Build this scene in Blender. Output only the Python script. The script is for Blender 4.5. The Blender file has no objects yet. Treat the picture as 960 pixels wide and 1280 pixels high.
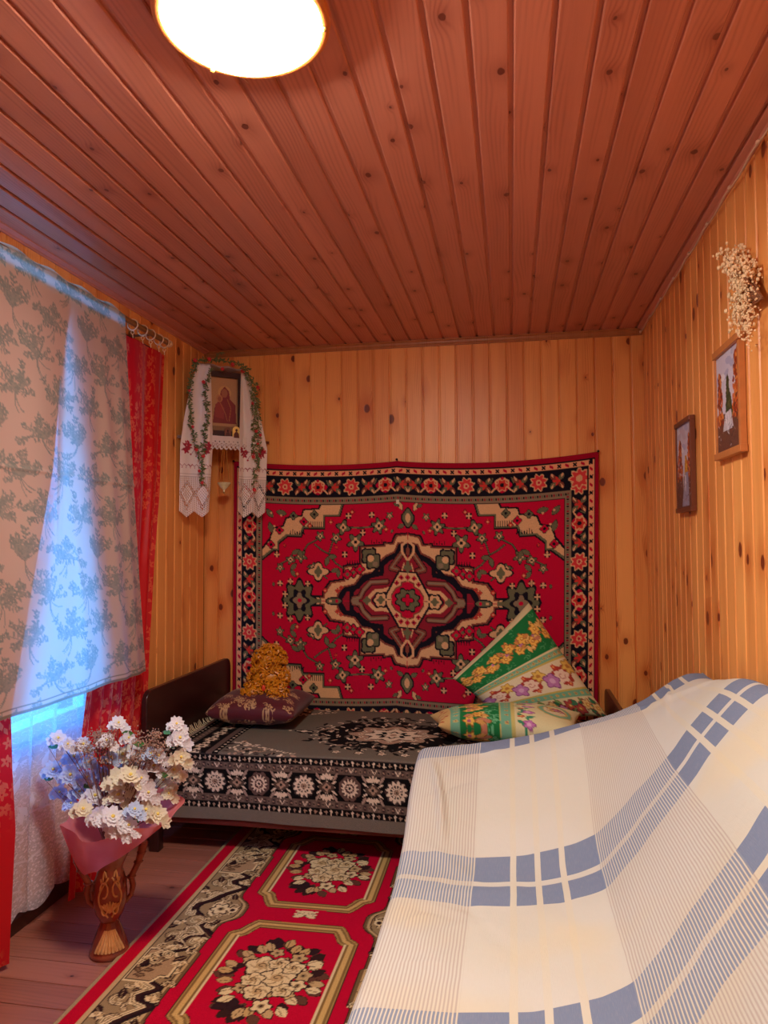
import bpy, bmesh, math, random
import numpy as np
from mathutils import Vector, Matrix
random.seed(7)
S = bpy.context.scene
COL = S.collection
PI = math.pi
# ------------------------------------------------------------------ camera, world, exposure
FPX, YAW, PITCH, ROLL = 887.6, 0.17756, 0.04003, -0.00549
CAM = np.array([1.7212, 0.0, 1.3526])
W, D, H, Y0 = 2.40, 3.814, 2.441, -1.0          # room: x 0..W, y Y0..D, z 0..H
_f = np.array([-math.sin(YAW)*math.cos(PITCH), math.cos(YAW)*math.cos(PITCH), math.sin(PITCH)])
_r = np.array([math.cos(YAW), math.sin(YAW), 0.0]); _u = np.cross(_r, _f)
_r2 = _r*math.cos(ROLL)+_u*math.sin(ROLL); _u2 = -_r*math.sin(ROLL)+_u*math.cos(ROLL)
cd = bpy.data.cameras.new('camera'); cam = bpy.data.objects.new('camera', cd); COL.objects.link(cam)
cam.matrix_world = Matrix(((_r2[0], _u2[0], -_f[0], CAM[0]), (_r2[1], _u2[1], -_f[1], CAM[1]), (_r2[2], _u2[2], -_f[2], CAM[2]), (0, 0, 0, 1)))
cd.sensor_fit = 'HORIZONTAL'; cd.sensor_width = 36; cd.lens = FPX/960*36; cd.clip_start = 0.05
S.camera = cam
def at(px, py, ax, v):
    """world point seen at a photograph pixel, on the plane axis ax = v (used to read off positions)"""
    d = _f*FPX+_r2*(px-480)-_u2*(py-640)
    return CAM+d*((v-CAM[ax])/d[ax])
S.view_settings.view_transform = 'Standard'; S.view_settings.look = 'None'
S.view_settings.exposure = 0.0; S.view_settings.gamma = 1.0
try: S.view_settings.use_curve_mapping = False
except Exception: pass
SKY_COL, SKY_STR = (0.03, 0.31, 1.0), 15.0
LAMP_COL, LAMP_STR = (1.0, 0.92, 0.84), 185.0
wd = bpy.data.worlds.new('world'); S.world = wd; wd.use_nodes = True
bg = wd.node_tree.nodes['Background']; bg.inputs[0].default_value = (*SKY_COL, 1); bg.inputs[1].default_value = SKY_STR
_wt = wd.node_tree; _g = _wt.nodes.new('ShaderNodeTexCoord'); _sx = _wt.nodes.new('ShaderNodeSeparateXYZ'); _mr = _wt.nodes.new('ShaderNodeMapRange'); _mx = _wt.nodes.new('ShaderNodeMix'); _mx.data_type = 'RGBA'   # sky above, dim ground below
_wt.links.new(_g.outputs['Generated'], _sx.inputs[0]); _wt.links.new(_sx.outputs[2], _mr.inputs[0]); _mr.inputs[1].default_value = -.06; _mr.inputs[2].default_value = .04; _wt.links.new(_mr.outputs[0], _mx.inputs[0])
_mx.inputs[6].default_value = (.012, .06, .12, 1); _mx.inputs[7].default_value = (*SKY_COL, 1); _wt.links.new(_mx.outputs[2], bg.inputs[0])
WIN = (1.05, 2.78, 0.62, 2.35)                   # window opening in the left wall: y0,y1,z0,z1
ld = bpy.data.lights.new('window_portal', 'AREA'); ld.shape = 'RECTANGLE'; ld.size = WIN[1]-WIN[0]; ld.size_y = WIN[3]-WIN[2]
lo = bpy.data.objects.new('window_portal', ld); COL.objects.link(lo); lo.location = (-.12, (WIN[0]+WIN[1])/2, (WIN[2]+WIN[3])/2)
lo.rotation_euler = (0, -PI/2, 0)
lo.rotation_euler = Matrix(((0, 0, -1), (1, 0, 0), (0, -1, 0))).to_euler()
ld.cycles.is_portal = True
# ------------------------------------------------------------------ helpers: colour and nodes
def lin(c):
    c = np.asarray(c, float)/255.0
    return np.where(c <= .04045, c/12.92, ((c+.055)/1.055)**2.4)
def L4(c): return (*[float(x) for x in lin(c)], 1.0)
class NT:
    def __init__(s, name):
        s.mat = bpy.data.materials.new(name); s.mat.use_nodes = True
        s.t = s.mat.node_tree; s.b = s.t.nodes['Principled BSDF']; s.o = s.t.nodes['Material Output']
    def n(s, typ, **p):
        nd = s.t.nodes.new(typ)
        for k, v in p.items(): setattr(nd, k, v)
        return nd
    def lk(s, a, b):
        if isinstance(a, bpy.types.NodeSocket): s.t.links.new(a, b)
        else:
            if hasattr(b.default_value, '__len__') and not hasattr(a, '__len__'): a = (a,)*len(b.default_value)
            if hasattr(a, '__len__') and len(a) == 3 and len(b.default_value) == 4: a = (*a, 1)
            b.default_value = a
    def m(s, op, *a, clamp=False):
        nd = s.n('ShaderNodeMath', operation=op, use_clamp=clamp)
        for i, x in enumerate(a): s.lk(x, nd.inputs[i])
        return nd.outputs[0]
    def vm(s, op, *a):
        nd = s.n('ShaderNodeVectorMath', operation=op)
        for i, x in enumerate(a): s.lk(x, nd.inputs[i])
        return nd.outputs[0]
    def mix(s, f, a, b):
        nd = s.n('ShaderNodeMix', data_type='RGBA'); s.lk(f, nd.inputs[0]); s.lk(a, nd.inputs[6]); s.lk(b, nd.inputs[7]); return nd.outputs[2]
    def sep(s, v):
        nd = s.n('ShaderNodeSeparateXYZ'); s.lk(v, nd.inputs[0]); return nd.outputs
    def comb(s, x, y, z=0.0):
        nd = s.n('ShaderNodeCombineXYZ')
        for i, q in enumerate((x, y, z)): s.lk(q, nd.inputs[i])
        return nd.outputs[0]
    def noise(s, v, scale=1, detail=2, rough=.5, col=False):
        nd = s.n('ShaderNodeTexNoise'); s.lk(v, nd.inputs['Vector']); nd.inputs['Scale'].default_value = scale
        nd.inputs['Detail'].default_value = detail; nd.inputs['Roughness'].default_value = rough
        return nd.outputs[1 if col else 0]
    def vor(s, v, scale=1, dims='2D', rnd=1.0):
        nd = s.n('ShaderNodeTexVoronoi', voronoi_dimensions=dims); s.lk(v, nd.inputs['Vector'])
        nd.inputs['Scale'].default_value = scale; nd.inputs['Randomness'].default_value = rnd
        return nd.outputs
    def ss(s, x, lo, hi):
        nd = s.n('ShaderNodeMapRange', interpolation_type='SMOOTHSTEP'); s.lk(x, nd.inputs[0]); s.lk(lo, nd.inputs[1]); s.lk(hi, nd.inputs[2]); return nd.outputs[0]
    def mr(s, x, a, b, c, d):
        nd = s.n('ShaderNodeMapRange'); s.lk(x, nd.inputs[0]); s.lk(a, nd.inputs[1]); s.lk(b, nd.inputs[2]); s.lk(c, nd.inputs[3]); s.lk(d, nd.inputs[4]); return nd.outputs[0]
    def obj(s): return s.n('ShaderNodeTexCoord').outputs['Object']
    def uv(s): return s.n('ShaderNodeTexCoord').outputs['UV']
    def rnd(s): return s.n('ShaderNodeObjectInfo').outputs['Random']
    def attr(s, name='Col'): return s.n('ShaderNodeAttribute', attribute_name=name).outputs
    def set(s, **k):
        for a, v in k.items(): s.lk(v, s.b.inputs[a.replace('_', ' ')])
    def bump(s, h, dist=.001, st=1.0):
        nd = s.n('ShaderNodeBump'); s.lk(h, nd.inputs['Height']); nd.inputs['Distance'].default_value = dist; nd.inputs['Strength'].default_value = st
        s.lk(nd.outputs[0], s.b.inputs['Normal']); return nd.outputs[0]
def plain(name, c, rough=.5, metal=0.0, spec=.5, var=0.08, scale=30):
    n = NT(name); nz = n.noise(n.obj(), scale, 3)
    c = lin(c); n.set(Base_Color=n.mix(nz, tuple(c*(1-var)), tuple(np.minimum(c*(1+var), 1))), Roughness=rough, Metallic=metal, Specular_IOR_Level=spec)
    return n.mat
def thin(n, color, trans=.4, hole=0.0, rough=.9):
    """cloth shader: diffuse + translucent, with holes of the weave"""
    d = n.n('ShaderNodeBsdfDiffuse'); n.lk(color, d.inputs[0]); t = n.n('ShaderNodeBsdfTranslucent'); n.lk(color, t.inputs[0])
    m1 = n.n('ShaderNodeMixShader'); n.lk(trans, m1.inputs[0]); n.t.links.new(d.outputs[0], m1.inputs[1]); n.t.links.new(t.outputs[0], m1.inputs[2])
    tr = n.n('ShaderNodeBsdfTransparent'); m2 = n.n('ShaderNodeMixShader'); n.lk(hole, m2.inputs[0])
    n.t.links.new(m1.outputs[0], m2.inputs[1]); n.t.links.new(tr.outputs[0], m2.inputs[2]); n.t.links.new(m2.outputs[0], n.o.inputs[0])
    return d, t
# ------------------------------------------------------------------ helpers: objects
def tag(o, label=None, cat=None, group=None, kind=None):
    if label: o['label'] = label
    if cat: o['category'] = cat
    if group: o['group'] = group
    if kind: o['kind'] = kind
    return o
def empty(name, loc, label=None, cat=None, group=None, rz=0):
    o = bpy.data.objects.new(name, None); COL.objects.link(o); o.location = loc; o.rotation_euler = (0, 0, rz); o.empty_display_size = .05
    return tag(o, label, cat, group)
def link(name, me, parent=None, loc=(0, 0, 0), rot=(0, 0, 0)):
    o = bpy.data.objects.new(name, me); COL.objects.link(o); o.location = loc; o.rotation_euler = rot
    if parent is not None: o.parent = parent
    return o
def place(o, parent):
    """parent o keeping world coordinates (parent has only translation / z-rotation)"""
    o.parent = parent; o.matrix_parent_inverse = Matrix.LocRotScale(parent.location, parent.rotation_euler, None).inverted(); return o
def mesh(name, V, F, mat=None, smooth=False):
    me = bpy.data.meshes.new(name); me.from_pydata([tuple(map(float, v)) for v in V], [], [tuple(int(i) for i in f) for f in F])
    if mat: me.materials.append(mat)
    if smooth: me.shade_smooth()
    me.update(); return me
def gridmesh(name, P, mat, col=None, uv=None, smooth=True, thick=None):
    """P (ny,nx,3); col (ny,nx,3|4) linear; thick = offset vector closing the cloth into a slab"""
    ny, nx = P.shape[:2]; N = nx*ny
    idx = np.arange(N).reshape(ny, nx)
    q = np.stack([idx[:-1, :-1], idx[:-1, 1:], idx[1:, 1:], idx[1:, :-1]], -1).reshape(-1, 4)
    V = P.reshape(-1, 3)
    cc = None if col is None else np.concatenate([col.reshape(N, -1), np.ones((N, 4-col.shape[2]))], 1) if col.shape[2] < 4 else col.reshape(N, 4)
    uu = None if uv is None else uv.reshape(-1, 2)
    if thick is not None:
        ring = np.concatenate([idx[0, :], idx[1:, -1], idx[-1, -2::-1], idx[-2:0:-1, 0]]); m = len(ring)
        V = np.concatenate([V, V[ring]+np.asarray(thick)])
        if cc is not None: cc = np.concatenate([cc, cc[ring]])
        if uu is not None: uu = np.concatenate([uu, uu[ring]])
        a = ring; b = np.roll(ring, -1); c = N+(np.arange(m)+1) % m; d = N+np.arange(m)
        q = np.concatenate([q, np.stack([b, a, d, c], -1)])
    me = bpy.data.meshes.new(name); me.vertices.add(len(V)); me.vertices.foreach_set('co', V.astype(np.float32).ravel())
    me.loops.add(q.size); me.loops.foreach_set('vertex_index', q.astype(np.int32).ravel())
    me.polygons.add(len(q)); me.polygons.foreach_set('loop_start', np.arange(0, q.size, 4, dtype=np.int32))
    me.polygons.foreach_set('loop_total', np.full(len(q), 4, np.int32))
    me.update(calc_edges=True)
    if cc is not None:
        at_ = me.color_attributes.new('Col', 'FLOAT_COLOR', 'POINT'); at_.data.foreach_set('color', cc.astype(np.float32).ravel())
    if uu is not None:
        l = me.uv_layers.new(name='UVMap'); l.data.foreach_set('uv', uu[q.ravel()].astype(np.float32).ravel())
    if mat: me.materials.append(mat)
    if smooth: me.shade_smooth()
    me.validate(); return me
class MB:
    """collects simple shapes into one mesh"""
    def __init__(s): s.V = []; s.F = []
    def add(s, V, F):
        o = len(s.V); s.V += [tuple(v) for v in V]; s.F += [tuple(o+i for i in f) for f in F]; return s
    def box(s, a, b, ch=0.0):
        x0, y0, z0 = a; x1, y1, z1 = b
        if ch <= 0:
            return s.add([(x, y, z) for x in (x0, x1) for y in (y0, y1) for z in (z0, z1)], [(0, 1, 3, 2), (4, 6, 7, 5), (0, 4, 5, 1), (2, 3, 7, 6), (0, 2, 6, 4), (1, 5, 7, 3)])
        bm = bmesh.new(); vs = [bm.verts.new((x, y, z)) for x in (x0, x1) for y in (y0, y1) for z in (z0, z1)]
        for f in [(0, 1, 3, 2), (4, 6, 7, 5), (0, 4, 5, 1), (2, 3, 7, 6), (0, 2, 6, 4), (1, 5, 7, 3)]: bm.faces.new([vs[i] for i in f])
        bmesh.ops.bevel(bm, geom=bm.edges[:], offset=ch, segments=2, affect='EDGES', profile=.5); bm.normal_update()
        bm.verts.index_update(); s.add([v.co[:] for v in bm.verts], [[v.index for v in f.verts] for f in bm.faces]); bm.free(); return s
    def tube(s, pts, r, n=8, cap=True):
        pts = [Vector(p) for p in pts]; rs = r if hasattr(r, '__len__') else [r]*len(pts)
        V = []; F = []; up = Vector((0, 0, 1)); prev = None
        for i, p in enumerate(pts):
            t = (pts[min(i+1, len(pts)-1)]-pts[max(i-1, 0)]).normalized()
            if prev is None:
                a = t.cross(up) if abs(t.z) < .95 else t.cross(Vector((1, 0, 0)))
            else: a = prev-t*prev.dot(t)
            a.normalize(); prev = a; b = t.cross(a)
            for k in range(n):
                w = 2*PI*k/n; V.append(p+(a*math.cos(w)+b*math.sin(w))*rs[i])
        for i in range(len(pts)-1):
            for k in range(n): F.append((i*n+k, i*n+(k+1) % n, (i+1)*n+(k+1) % n, (i+1)*n+k))
        if cap: F += [tuple(range(n-1, -1, -1)), tuple((len(pts)-1)*n+k for k in range(n))]
        return s.add(V, F)
    def lathe(s, prof, c=(0, 0, 0), n=32, fn=None):
        V = []; F = []
        for i, (r, z) in enumerate(prof):
            for k in range(n):
                w = 2*PI*k/n; rr = r if fn is None else fn(r, z, w); V.append((c[0]+rr*math.cos(w), c[1]+rr*math.sin(w), c[2]+z))
        for i in range(len(prof)-1):
            for k in range(n): F.append((i*n+k, i*n+(k+1) % n, (i+1)*n+(k+1) % n, (i+1)*n+k))
        return s.add(V, F)
    def ball(s, c, r, n=8, m=5, sc=(1, 1, 1)):
        V = [(c[0], c[1], c[2]-r*sc[2])]
        for i in range(1, m):
            a = -PI/2+PI*i/m
            for k in range(n): w = 2*PI*k/n; V.append((c[0]+r*sc[0]*math.cos(a)*math.cos(w), c[1]+r*sc[1]*math.cos(a)*math.sin(w), c[2]+r*sc[2]*math.sin(a)))
        V.append((c[0], c[1], c[2]+r*sc[2])); F = []
        for k in range(n): F.append((0, 1+(k+1) % n, 1+k))
        for i in range(m-2):
            for k in range(n): F.append((1+i*n+k, 1+i*n+(k+1) % n, 1+(i+1)*n+(k+1) % n, 1+(i+1)*n+k))
        t = len(V)-1
        for k in range(n): F.append((t, 1+(m-2)*n+k, 1+(m-2)*n+(k+1) % n))
        return s.add(V, F)
    def torus(s, c, R, r, axis='z', n=24, m=6, arc=2*PI):
        cl = abs(arc-2*PI) < 1e-6; pts = []
        for k in range(n+(0 if cl else 1)):
            w = arc*k/n; a, b = R*math.cos(w), R*math.sin(w)
            pts.append({'z': (a, b, 0), 'y': (a, 0, b), 'x': (0, a, b)}[axis])
        V = []; F = []; ax = {'z': Vector((0, 0, 1)), 'y': Vector((0, 1, 0)), 'x': Vector((1, 0, 0))}[axis]; K = len(pts)
        for p in pts:
            p = Vector(p); d = p.normalized()
            for j in range(m): v = 2*PI*j/m; V.append(Vector(c)+p+d*r*math.cos(v)+ax*r*math.sin(v))
        for i in range(K if cl else K-1):
            for j in range(m): F.append((i*m+j, ((i+1) % K)*m+j, ((i+1) % K)*m+(j+1) % m, i*m+(j+1) % m))
        return s.add(V, F)
    def mk(s, name, mat, parent=None, smooth=True, keep=True):
        me = mesh(name, s.V, s.F, mat, smooth)
        if smooth:
            try: me.set_sharp_from_angle(angle=math.radians(45))
            except Exception: pass
        o = link(name, me)
        if parent is not None:
            if keep: place(o, parent)
            else: o.parent = parent
        return o
# ------------------------------------------------------------------ helpers: weaving patterns knot by knot
class Cv:
    def __init__(s, x0, y0, x1, y1, res, bg):
        s.res = res; s.nx = int(round((x1-x0)/res))+1; s.ny = int(round((y1-y0)/res))+1
        s.xs = np.linspace(x0, x1, s.nx); s.ys = np.linspace(y0, y1, s.ny); s.X, s.Y = np.meshgrid(s.xs, s.ys)
        s.A = np.empty((s.ny, s.nx, 3)); s.A[:] = lin(bg)
    def sl(s, x0, y0, x1, y1):
        i0 = np.searchsorted(s.xs, x0); i1 = np.searchsorted(s.xs, x1, 'right'); j0 = np.searchsorted(s.ys, y0); j1 = np.searchsorted(s.ys, y1, 'right')
        return (slice(j0, j1), slice(i0, i1))
    def put(s, q, m, c): s.A[q][m] = lin(c)
    def rect(s, x0, y0, x1, y1, c): s.A[s.sl(x0, y0, x1, y1)] = lin(c)
    def poly(s, P, c):
        P = np.asarray(P, float); q = s.sl(P[:, 0].min(), P[:, 1].min(), P[:, 0].max(), P[:, 1].max()); x = s.X[q]; y = s.Y[q]
        if x.size == 0: return
        ins = np.zeros(x.shape, bool)
        for a, b in zip(P, np.roll(P, -1, 0)):
            if a[1] == b[1]: continue
            ins ^= ((a[1] > y) != (b[1] > y)) & (x < (b[0]-a[0])*(y-a[1])/(b[1]-a[1])+a[0])
        s.put(q, ins, c)
    def line(s, P, w, c, closed=False):
        P = list(P)+([P[0]] if closed else []); w = w/2
        for a, b in zip(P[:-1], P[1:]):
            q = s.sl(min(a[0], b[0])-w, min(a[1], b[1])-w, max(a[0], b[0])+w, max(a[1], b[1])+w); x = s.X[q]-a[0]; y = s.Y[q]-a[1]
            if x.size == 0: continue
            dx, dy = b[0]-a[0], b[1]-a[1]; l = dx*dx+dy*dy+1e-12; t = np.clip((x*dx+y*dy)/l, 0, 1)
            s.put(q, (x-t*dx)**2+(y-t*dy)**2 <= w*w, c)
    def circ(s, cx, cy, r, c): s.blob(cx, cy, r, r, 0, c)
    def blob(s, cx, cy, a, b, ang, c, n=0, k=.25):
        R = max(a, b)*(1+abs(k)*(n > 0)); q = s.sl(cx-R, cy-R, cx+R, cy+R); x = s.X[q]-cx; y = s.Y[q]-cy
        if x.size == 0: return
        ca, sa = math.cos(ang), math.sin(ang); u = (x*ca+y*sa)/a; v = (-x*sa+y*ca)/b; rr = np.sqrt(u*u+v*v)
        lim = 1 if n == 0 else 1+k*np.cos(n*np.arctan2(v, u)); s.put(q, rr <= lim, c)
    def leaf(s, x, y, ang, l, w, c, out=None, o=.004):
        for (ll, ww, cc) in (((l+o*2, w+o, out),) if out else ())+((l, w, c),):
            cx, cy = x+math.cos(ang)*l/2, y+math.sin(ang)*l/2; R = ll/2+ww; q = s.sl(cx-R, cy-R, cx+R, cy+R); X = s.X[q]-cx; Y = s.Y[q]-cy
            if X.size == 0: continue
            t = (X*math.cos(ang)+Y*math.sin(ang))/ll*2; v = (-X*math.sin(ang)+Y*math.cos(ang))/ww*1.0
            s.put(q, (np.abs(t) < 1) & (np.abs(v) < .5*(1-t*t)), cc)
    def flower(s, x, y, r, n, pet, ctr, out=None, rot=0, dot=None):
        if out: s.blob(x, y, r*1.22, r*1.22, rot, out, n, .16)
        s.blob(x, y, r, r, rot, pet, n, .2); s.circ(x, y, r*.42, ctr)
        if dot: s.circ(x, y, r*.2, dot)
    def curl(s, x, y, r, ang, turn, w, c, k=1):
        P = [];
        for i in range(13):
            t = i/12; a = ang+k*turn*t; rr = r*(1-.75*t); P.append((x+math.cos(a)*rr, y+math.sin(a)*rr))
        s.line(P, w, c)
def mirror_q(A):
    T = np.concatenate([A, A[:, -2::-1]], 1); return np.concatenate([T, T[-2::-1]], 0)
# ------------------------------------------------------------------ materials
def wood(name, lo_, hi_, knot, ax='z', kn=.55, red=0.0, rough=.38, freq=1.0, var=.35, kscale=(10.5, 2.6), kmax=.0125):
    """pine board: local X across the board, local Z (or ax) along it"""
    n = NT(name); o = n.sep(n.obj()); r = n.rnd(); x = n.m('ADD', o[0], n.m('MULTIPLY', r, 17.3)); z = n.m('ADD', o[2], n.m('MULTIPLY', r, 61.7))
    v = n.comb(n.m('MULTIPLY', x, kscale[0]), n.m('MULTIPLY', z, kscale[1])); vo = n.vor(v, 1.0)
    d = n.sep(n.vm('SUBTRACT', v, vo['Position'])); dx = n.m('DIVIDE', d[0], kscale[0]); dz = n.m('DIVIDE', d[1], kscale[1])
    rr = n.m('SQRT', n.m('ADD', n.m('POWER', n.m('ABSOLUTE', dx), 2.0), n.m('POWER', n.m('MULTIPLY', n.m('ABSOLUTE', dz), .68), 2.0)))
    c = n.sep(vo['Color']); keep = n.m('LESS_THAN', c[0], kn); R = n.mr(c[1], 0, 1, .0032, kmax)
    rr2 = n.m('ADD', rr, n.m('MULTIPLY', n.m('SUBTRACT', n.noise(n.comb(n.m('MULTIPLY', x, 90), n.m('MULTIPLY', z, 60)), 1, 2), .5), .005))
    kmask = n.m('MULTIPLY', n.m('SUBTRACT', 1.0, n.ss(rr2, n.m('MULTIPLY', R, .72), n.m('MULTIPLY', R, 1.05))), keep)
    q = n.m('DIVIDE', rr, n.m('MULTIPLY', R, 3.2)); halo = n.m('MULTIPLY', n.m('EXPONENT', n.m('MULTIPLY', n.m('MULTIPLY', q, q), -1.0)), keep)
    warp = n.noise(n.comb(n.m('MULTIPLY', x, 5.0), n.m('MULTIPLY', z, .9)), 1, 2)
    g = n.m('ADD', n.m('ADD', x, n.m('MULTIPLY', warp, .11)), n.m('MULTIPLY', halo, .018))
    ring = n.m('ADD', n.m('MULTIPLY', n.m('SINE', n.m('MULTIPLY', g, 620.0*freq)), .5), .5); ring = n.m('POWER', ring, 2.0)
    broad = n.noise(n.comb(n.m('MULTIPLY', x, 16), n.m('MULTIPLY', z, .8)), 1, 3)
    fine = n.noise(n.comb(n.m('MULTIPLY', x, 420), n.m('MULTIPLY', z, 9)), 1, 2)
    t = n.m('ADD', n.m('ADD', n.m('MULTIPLY', n.m('MULTIPLY', ring, n.ss(n.noise(n.comb(n.m('MULTIPLY', x, 22), n.m('MULTIPLY', z, 1.6)), 1, 2), .38, .62)), .34), n.m('MULTIPLY', fine, .25)), n.m('MULTIPLY', n.m('SUBTRACT', broad, .35), .7))
    t = n.m('ADD', n.m('ADD', t, n.m('MULTIPLY', n.m('SUBTRACT', r, .5), var*1.5)), n.m('MULTIPLY', halo, .55), clamp=True)
    colr = n.mix(t, tuple(lin(hi_)), tuple(lin(lo_))); colr = n.mix(n.m('MULTIPLY', kmask, .92), colr, tuple(lin(knot)))
    n.set(Base_Color=colr, Roughness=rough, Specular_IOR_Level=.45); n.bump(n.m('SUBTRACT', n.m('MULTIPLY', t, -.6), kmask), .0012, .5)
    return n.mat
M = {}
M['wall_wood'] = wood('wall_pine', (208, 114, 50), (252, 176, 96), (108, 36, 18), kn=.5, kmax=.021)
M['ceil_wood'] = wood('ceiling_pine', (164, 94, 74), (212, 138, 112), (112, 54, 42), kn=.6, kmax=.0105, kscale=(9, 3.4), freq=.8)
M['trim_wood'] = wood('trim_pine', (150, 84, 42), (196, 128, 72), (80, 36, 22), kn=.1)
M['floor_wood'] = wood('floor_paint', (112, 62, 48), (160, 98, 78), (76, 40, 34), kn=.25, rough=.4, freq=.6, var=.25)
M['gap'] = plain('groove_backing_board', (96, 50, 28), .8)  # dark brown backing board behind the plank lining
def vcol(name, rough=.95, gain=1.0, bump=True, sheen=.3, spec=.1, fuzz=.25):
    n = NT(name); c = n.attr()[0]; o = n.obj(); nz = n.noise(o, 420, 2); 
    c = n.mix(1.0, c, c); k = n.mr(nz, .3, .7, gain*(1-fuzz), gain*(1+fuzz)); cc = n.vm('SCALE', c); 
    nd = cc.node; n.lk(k, nd.inputs['Scale']); n.set(Base_Color=cc, Roughness=rough, Specular_IOR_Level=spec, Sheen_Weight=sheen*.3)
    if bump: n.bump(nz, .0015, .6)
    return n.mat
M['rug'] = vcol('wool_pile', gain=1.75, fuzz=.18, sheen=0, spec=.05); M['spread'] = vcol('woven_bedspread', gain=1.12, sheen=0); M['pillow'] = vcol('printed_cotton', .8, 1.0, True, .1, .2, .08)
M['paint'] = vcol('oil_painting', .45, 1.0, True, 0, .4, .12)
M['dark_wood'] = plain('polished_dark_wood', (52, 22, 20), .3, var=.25, scale=12)
M['red_wood'] = plain('mahogany_stain', (104, 40, 34), .4, var=.2, scale=14)
M['pale_wood'] = plain('light_wood_frame', (196, 122, 66), .45, var=.15, scale=40)
M['brown_frame'] = plain('brown_wood_frame', (112, 58, 36), .45, var=.2, scale=40)
M['icon_frame'] = plain('dark_icon_frame', (62, 28, 24), .45, var=.2, scale=60)
M['skirting'] = plain('dark_brown_skirting', (66, 34, 26), .5, var=.15)
M['rod'] = plain('brass_rod', (150, 112, 66), .35, .5)
M['rod_dark'] = plain('dark_rod', (70, 34, 26), .5)
M['ring'] = plain('cream_plastic_ring', (214, 178, 140), .4)
M['white'] = plain('white_paint', (226, 222, 214), .5, var=.03)
M['pipe'] = plain('painted_cable', (200, 180, 170), .5)
M['gold'] = plain('gold_metal', (190, 140, 66), .3, .8)
M['cable'] = plain('white_cable', (214, 178, 146), .5, var=.04)
M['nail'] = plain('iron_nail', (60, 40, 34), .4, .8)
M['tagcloth'] = plain('paper_tag', (232, 220, 196), .7)
# ------------------------------------------------------------------ the room: floor, walls and ceiling board by board
def struct(o): o['kind'] = 'structure'; return o
def lining_mesh(name, L, w, mat, g=.0095):
    """tongue-and-groove lining: local X across, face towards -Y, local Z along"""
    h = w/2; pr = [(-h, .009), (-h+g-.003, .009), (-h+g-.001, .0015), (-h+g+.003, 0), (h-.003, 0), (h, .0035), (h, .0095), (-h, .0115)]
    V = [(x, y, z) for z in (0, L) for x, y in pr]; k = len(pr)
    F = [(i, (i+1) % k, k+(i+1) % k, k+i) for i in range(k)]+[tuple(range(k-1, -1, -1)), tuple(range(k, 2*k))]
    return mesh(name, V, F, mat)
PW = .0905
walls = {}
def slab(name, a, b, mat):
    return struct(MB().box(a, b).mk(name, mat, smooth=False))
wall_back = slab('wall_back', (-.1, D+.0095, -.05), (W+.1, D+.1, H+.1), M['gap'])
wall_right = slab('wall_right', (W+.0095, Y0-.1, -.05), (W+.1, D+.0095, H+.1), M['gap'])
wall_front = slab('wall_front', (-.1, Y0-.1, -.05), (W+.1, Y0-.0095, H+.1), M['gap'])
m = MB(); x0, x1 = -.22, -.0095; y0, y1, z0, z1 = WIN
for a, b in (((x0, Y0-.1, -.05), (x1, y0, H+.1)), ((x0, y1, -.05), (x1, D+.1, H+.1)), ((x0, y0, -.05), (x1, y1, z0)), ((x0, y0, z1), (x1, y1, H+.1))): m.box(a, b)
wall_left = struct(m.mk('wall_left', M['gap'], smooth=False))
ceiling = slab('ceiling', (-.1, Y0-.1, H+.0095), (W+.1, D+.1, H+.1), M['gap'])
floor = slab('floor', (-.22, Y0-.1, -.1), (W+.1, D+.1, -.022), M['skirting'])
mb_full = lining_mesh('plank', H, PW, M['wall_wood'])
n = int(W/PW)+1
for k in range(n):
    x = .028+PW/2+PW*(k-.5)
    if x-PW/2 > W: break
    xx = min(max(x, PW/2), W-PW/2) if False else x
    link('plank', mb_full, wall_back, (xx, D, 0)).rotation_euler = (0, 0, 0)
    link('plank', mb_full, wall_front, (xx, Y0, 0), (0, 0, PI))
for k in range(int((D-Y0)/PW)+1):
    y = D-PW/2-PW*k
    if y < Y0: break
    link('plank', mb_full, wall_right, (W, y, 0), (0, 0, -PI/2))
lo_m = lining_mesh('plank', WIN[2], PW, M['wall_wood']); hi_m = lining_mesh('plank', H-WIN[3], PW, M['wall_wood'])
for k in range(int((D-Y0)/PW)+1):
    y = D-.02-PW/2-PW*k
    if y < Y0: break
    if WIN[0] < y < WIN[1]:
        link('plank', lo_m, wall_left, (0, y, 0), (0, 0, PI/2)); link('plank', hi_m, wall_left, (0, y, WIN[3]), (0, 0, PI/2))
    else: link('plank', mb_full, wall_left, (0, y, 0), (0, 0, PI/2))
ce_m = lining_mesh('plank', D-Y0, PW, M['ceil_wood'], .013)
for k in range(-9, 20):
    x = .732+PW/2+PW*k
    if x < -.01 or x > W+.02: continue
    o = link('plank', ce_m, ceiling, (x, D, H)); o.rotation_euler = (PI/2, 0, 0)
fb = .107
bm_ = MB().box((-fb/2+.0016, 0, 0), (fb/2-.0016, .022, W+.0), .0015); fl_m = mesh('board', bm_.V, bm_.F, M['floor_wood'])
for k in range(-30, 20):
    y = 2.18+fb*k
    if y < Y0-.02 or y > D+.02: continue
    o = link('board', fl_m, floor, (0, y, 0)); o.matrix_local = Matrix(((0, 0, 1, 0), (1, 0, 0, y), (0, 1, 0, -.022), (0, 0, 0, 1)))
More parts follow.
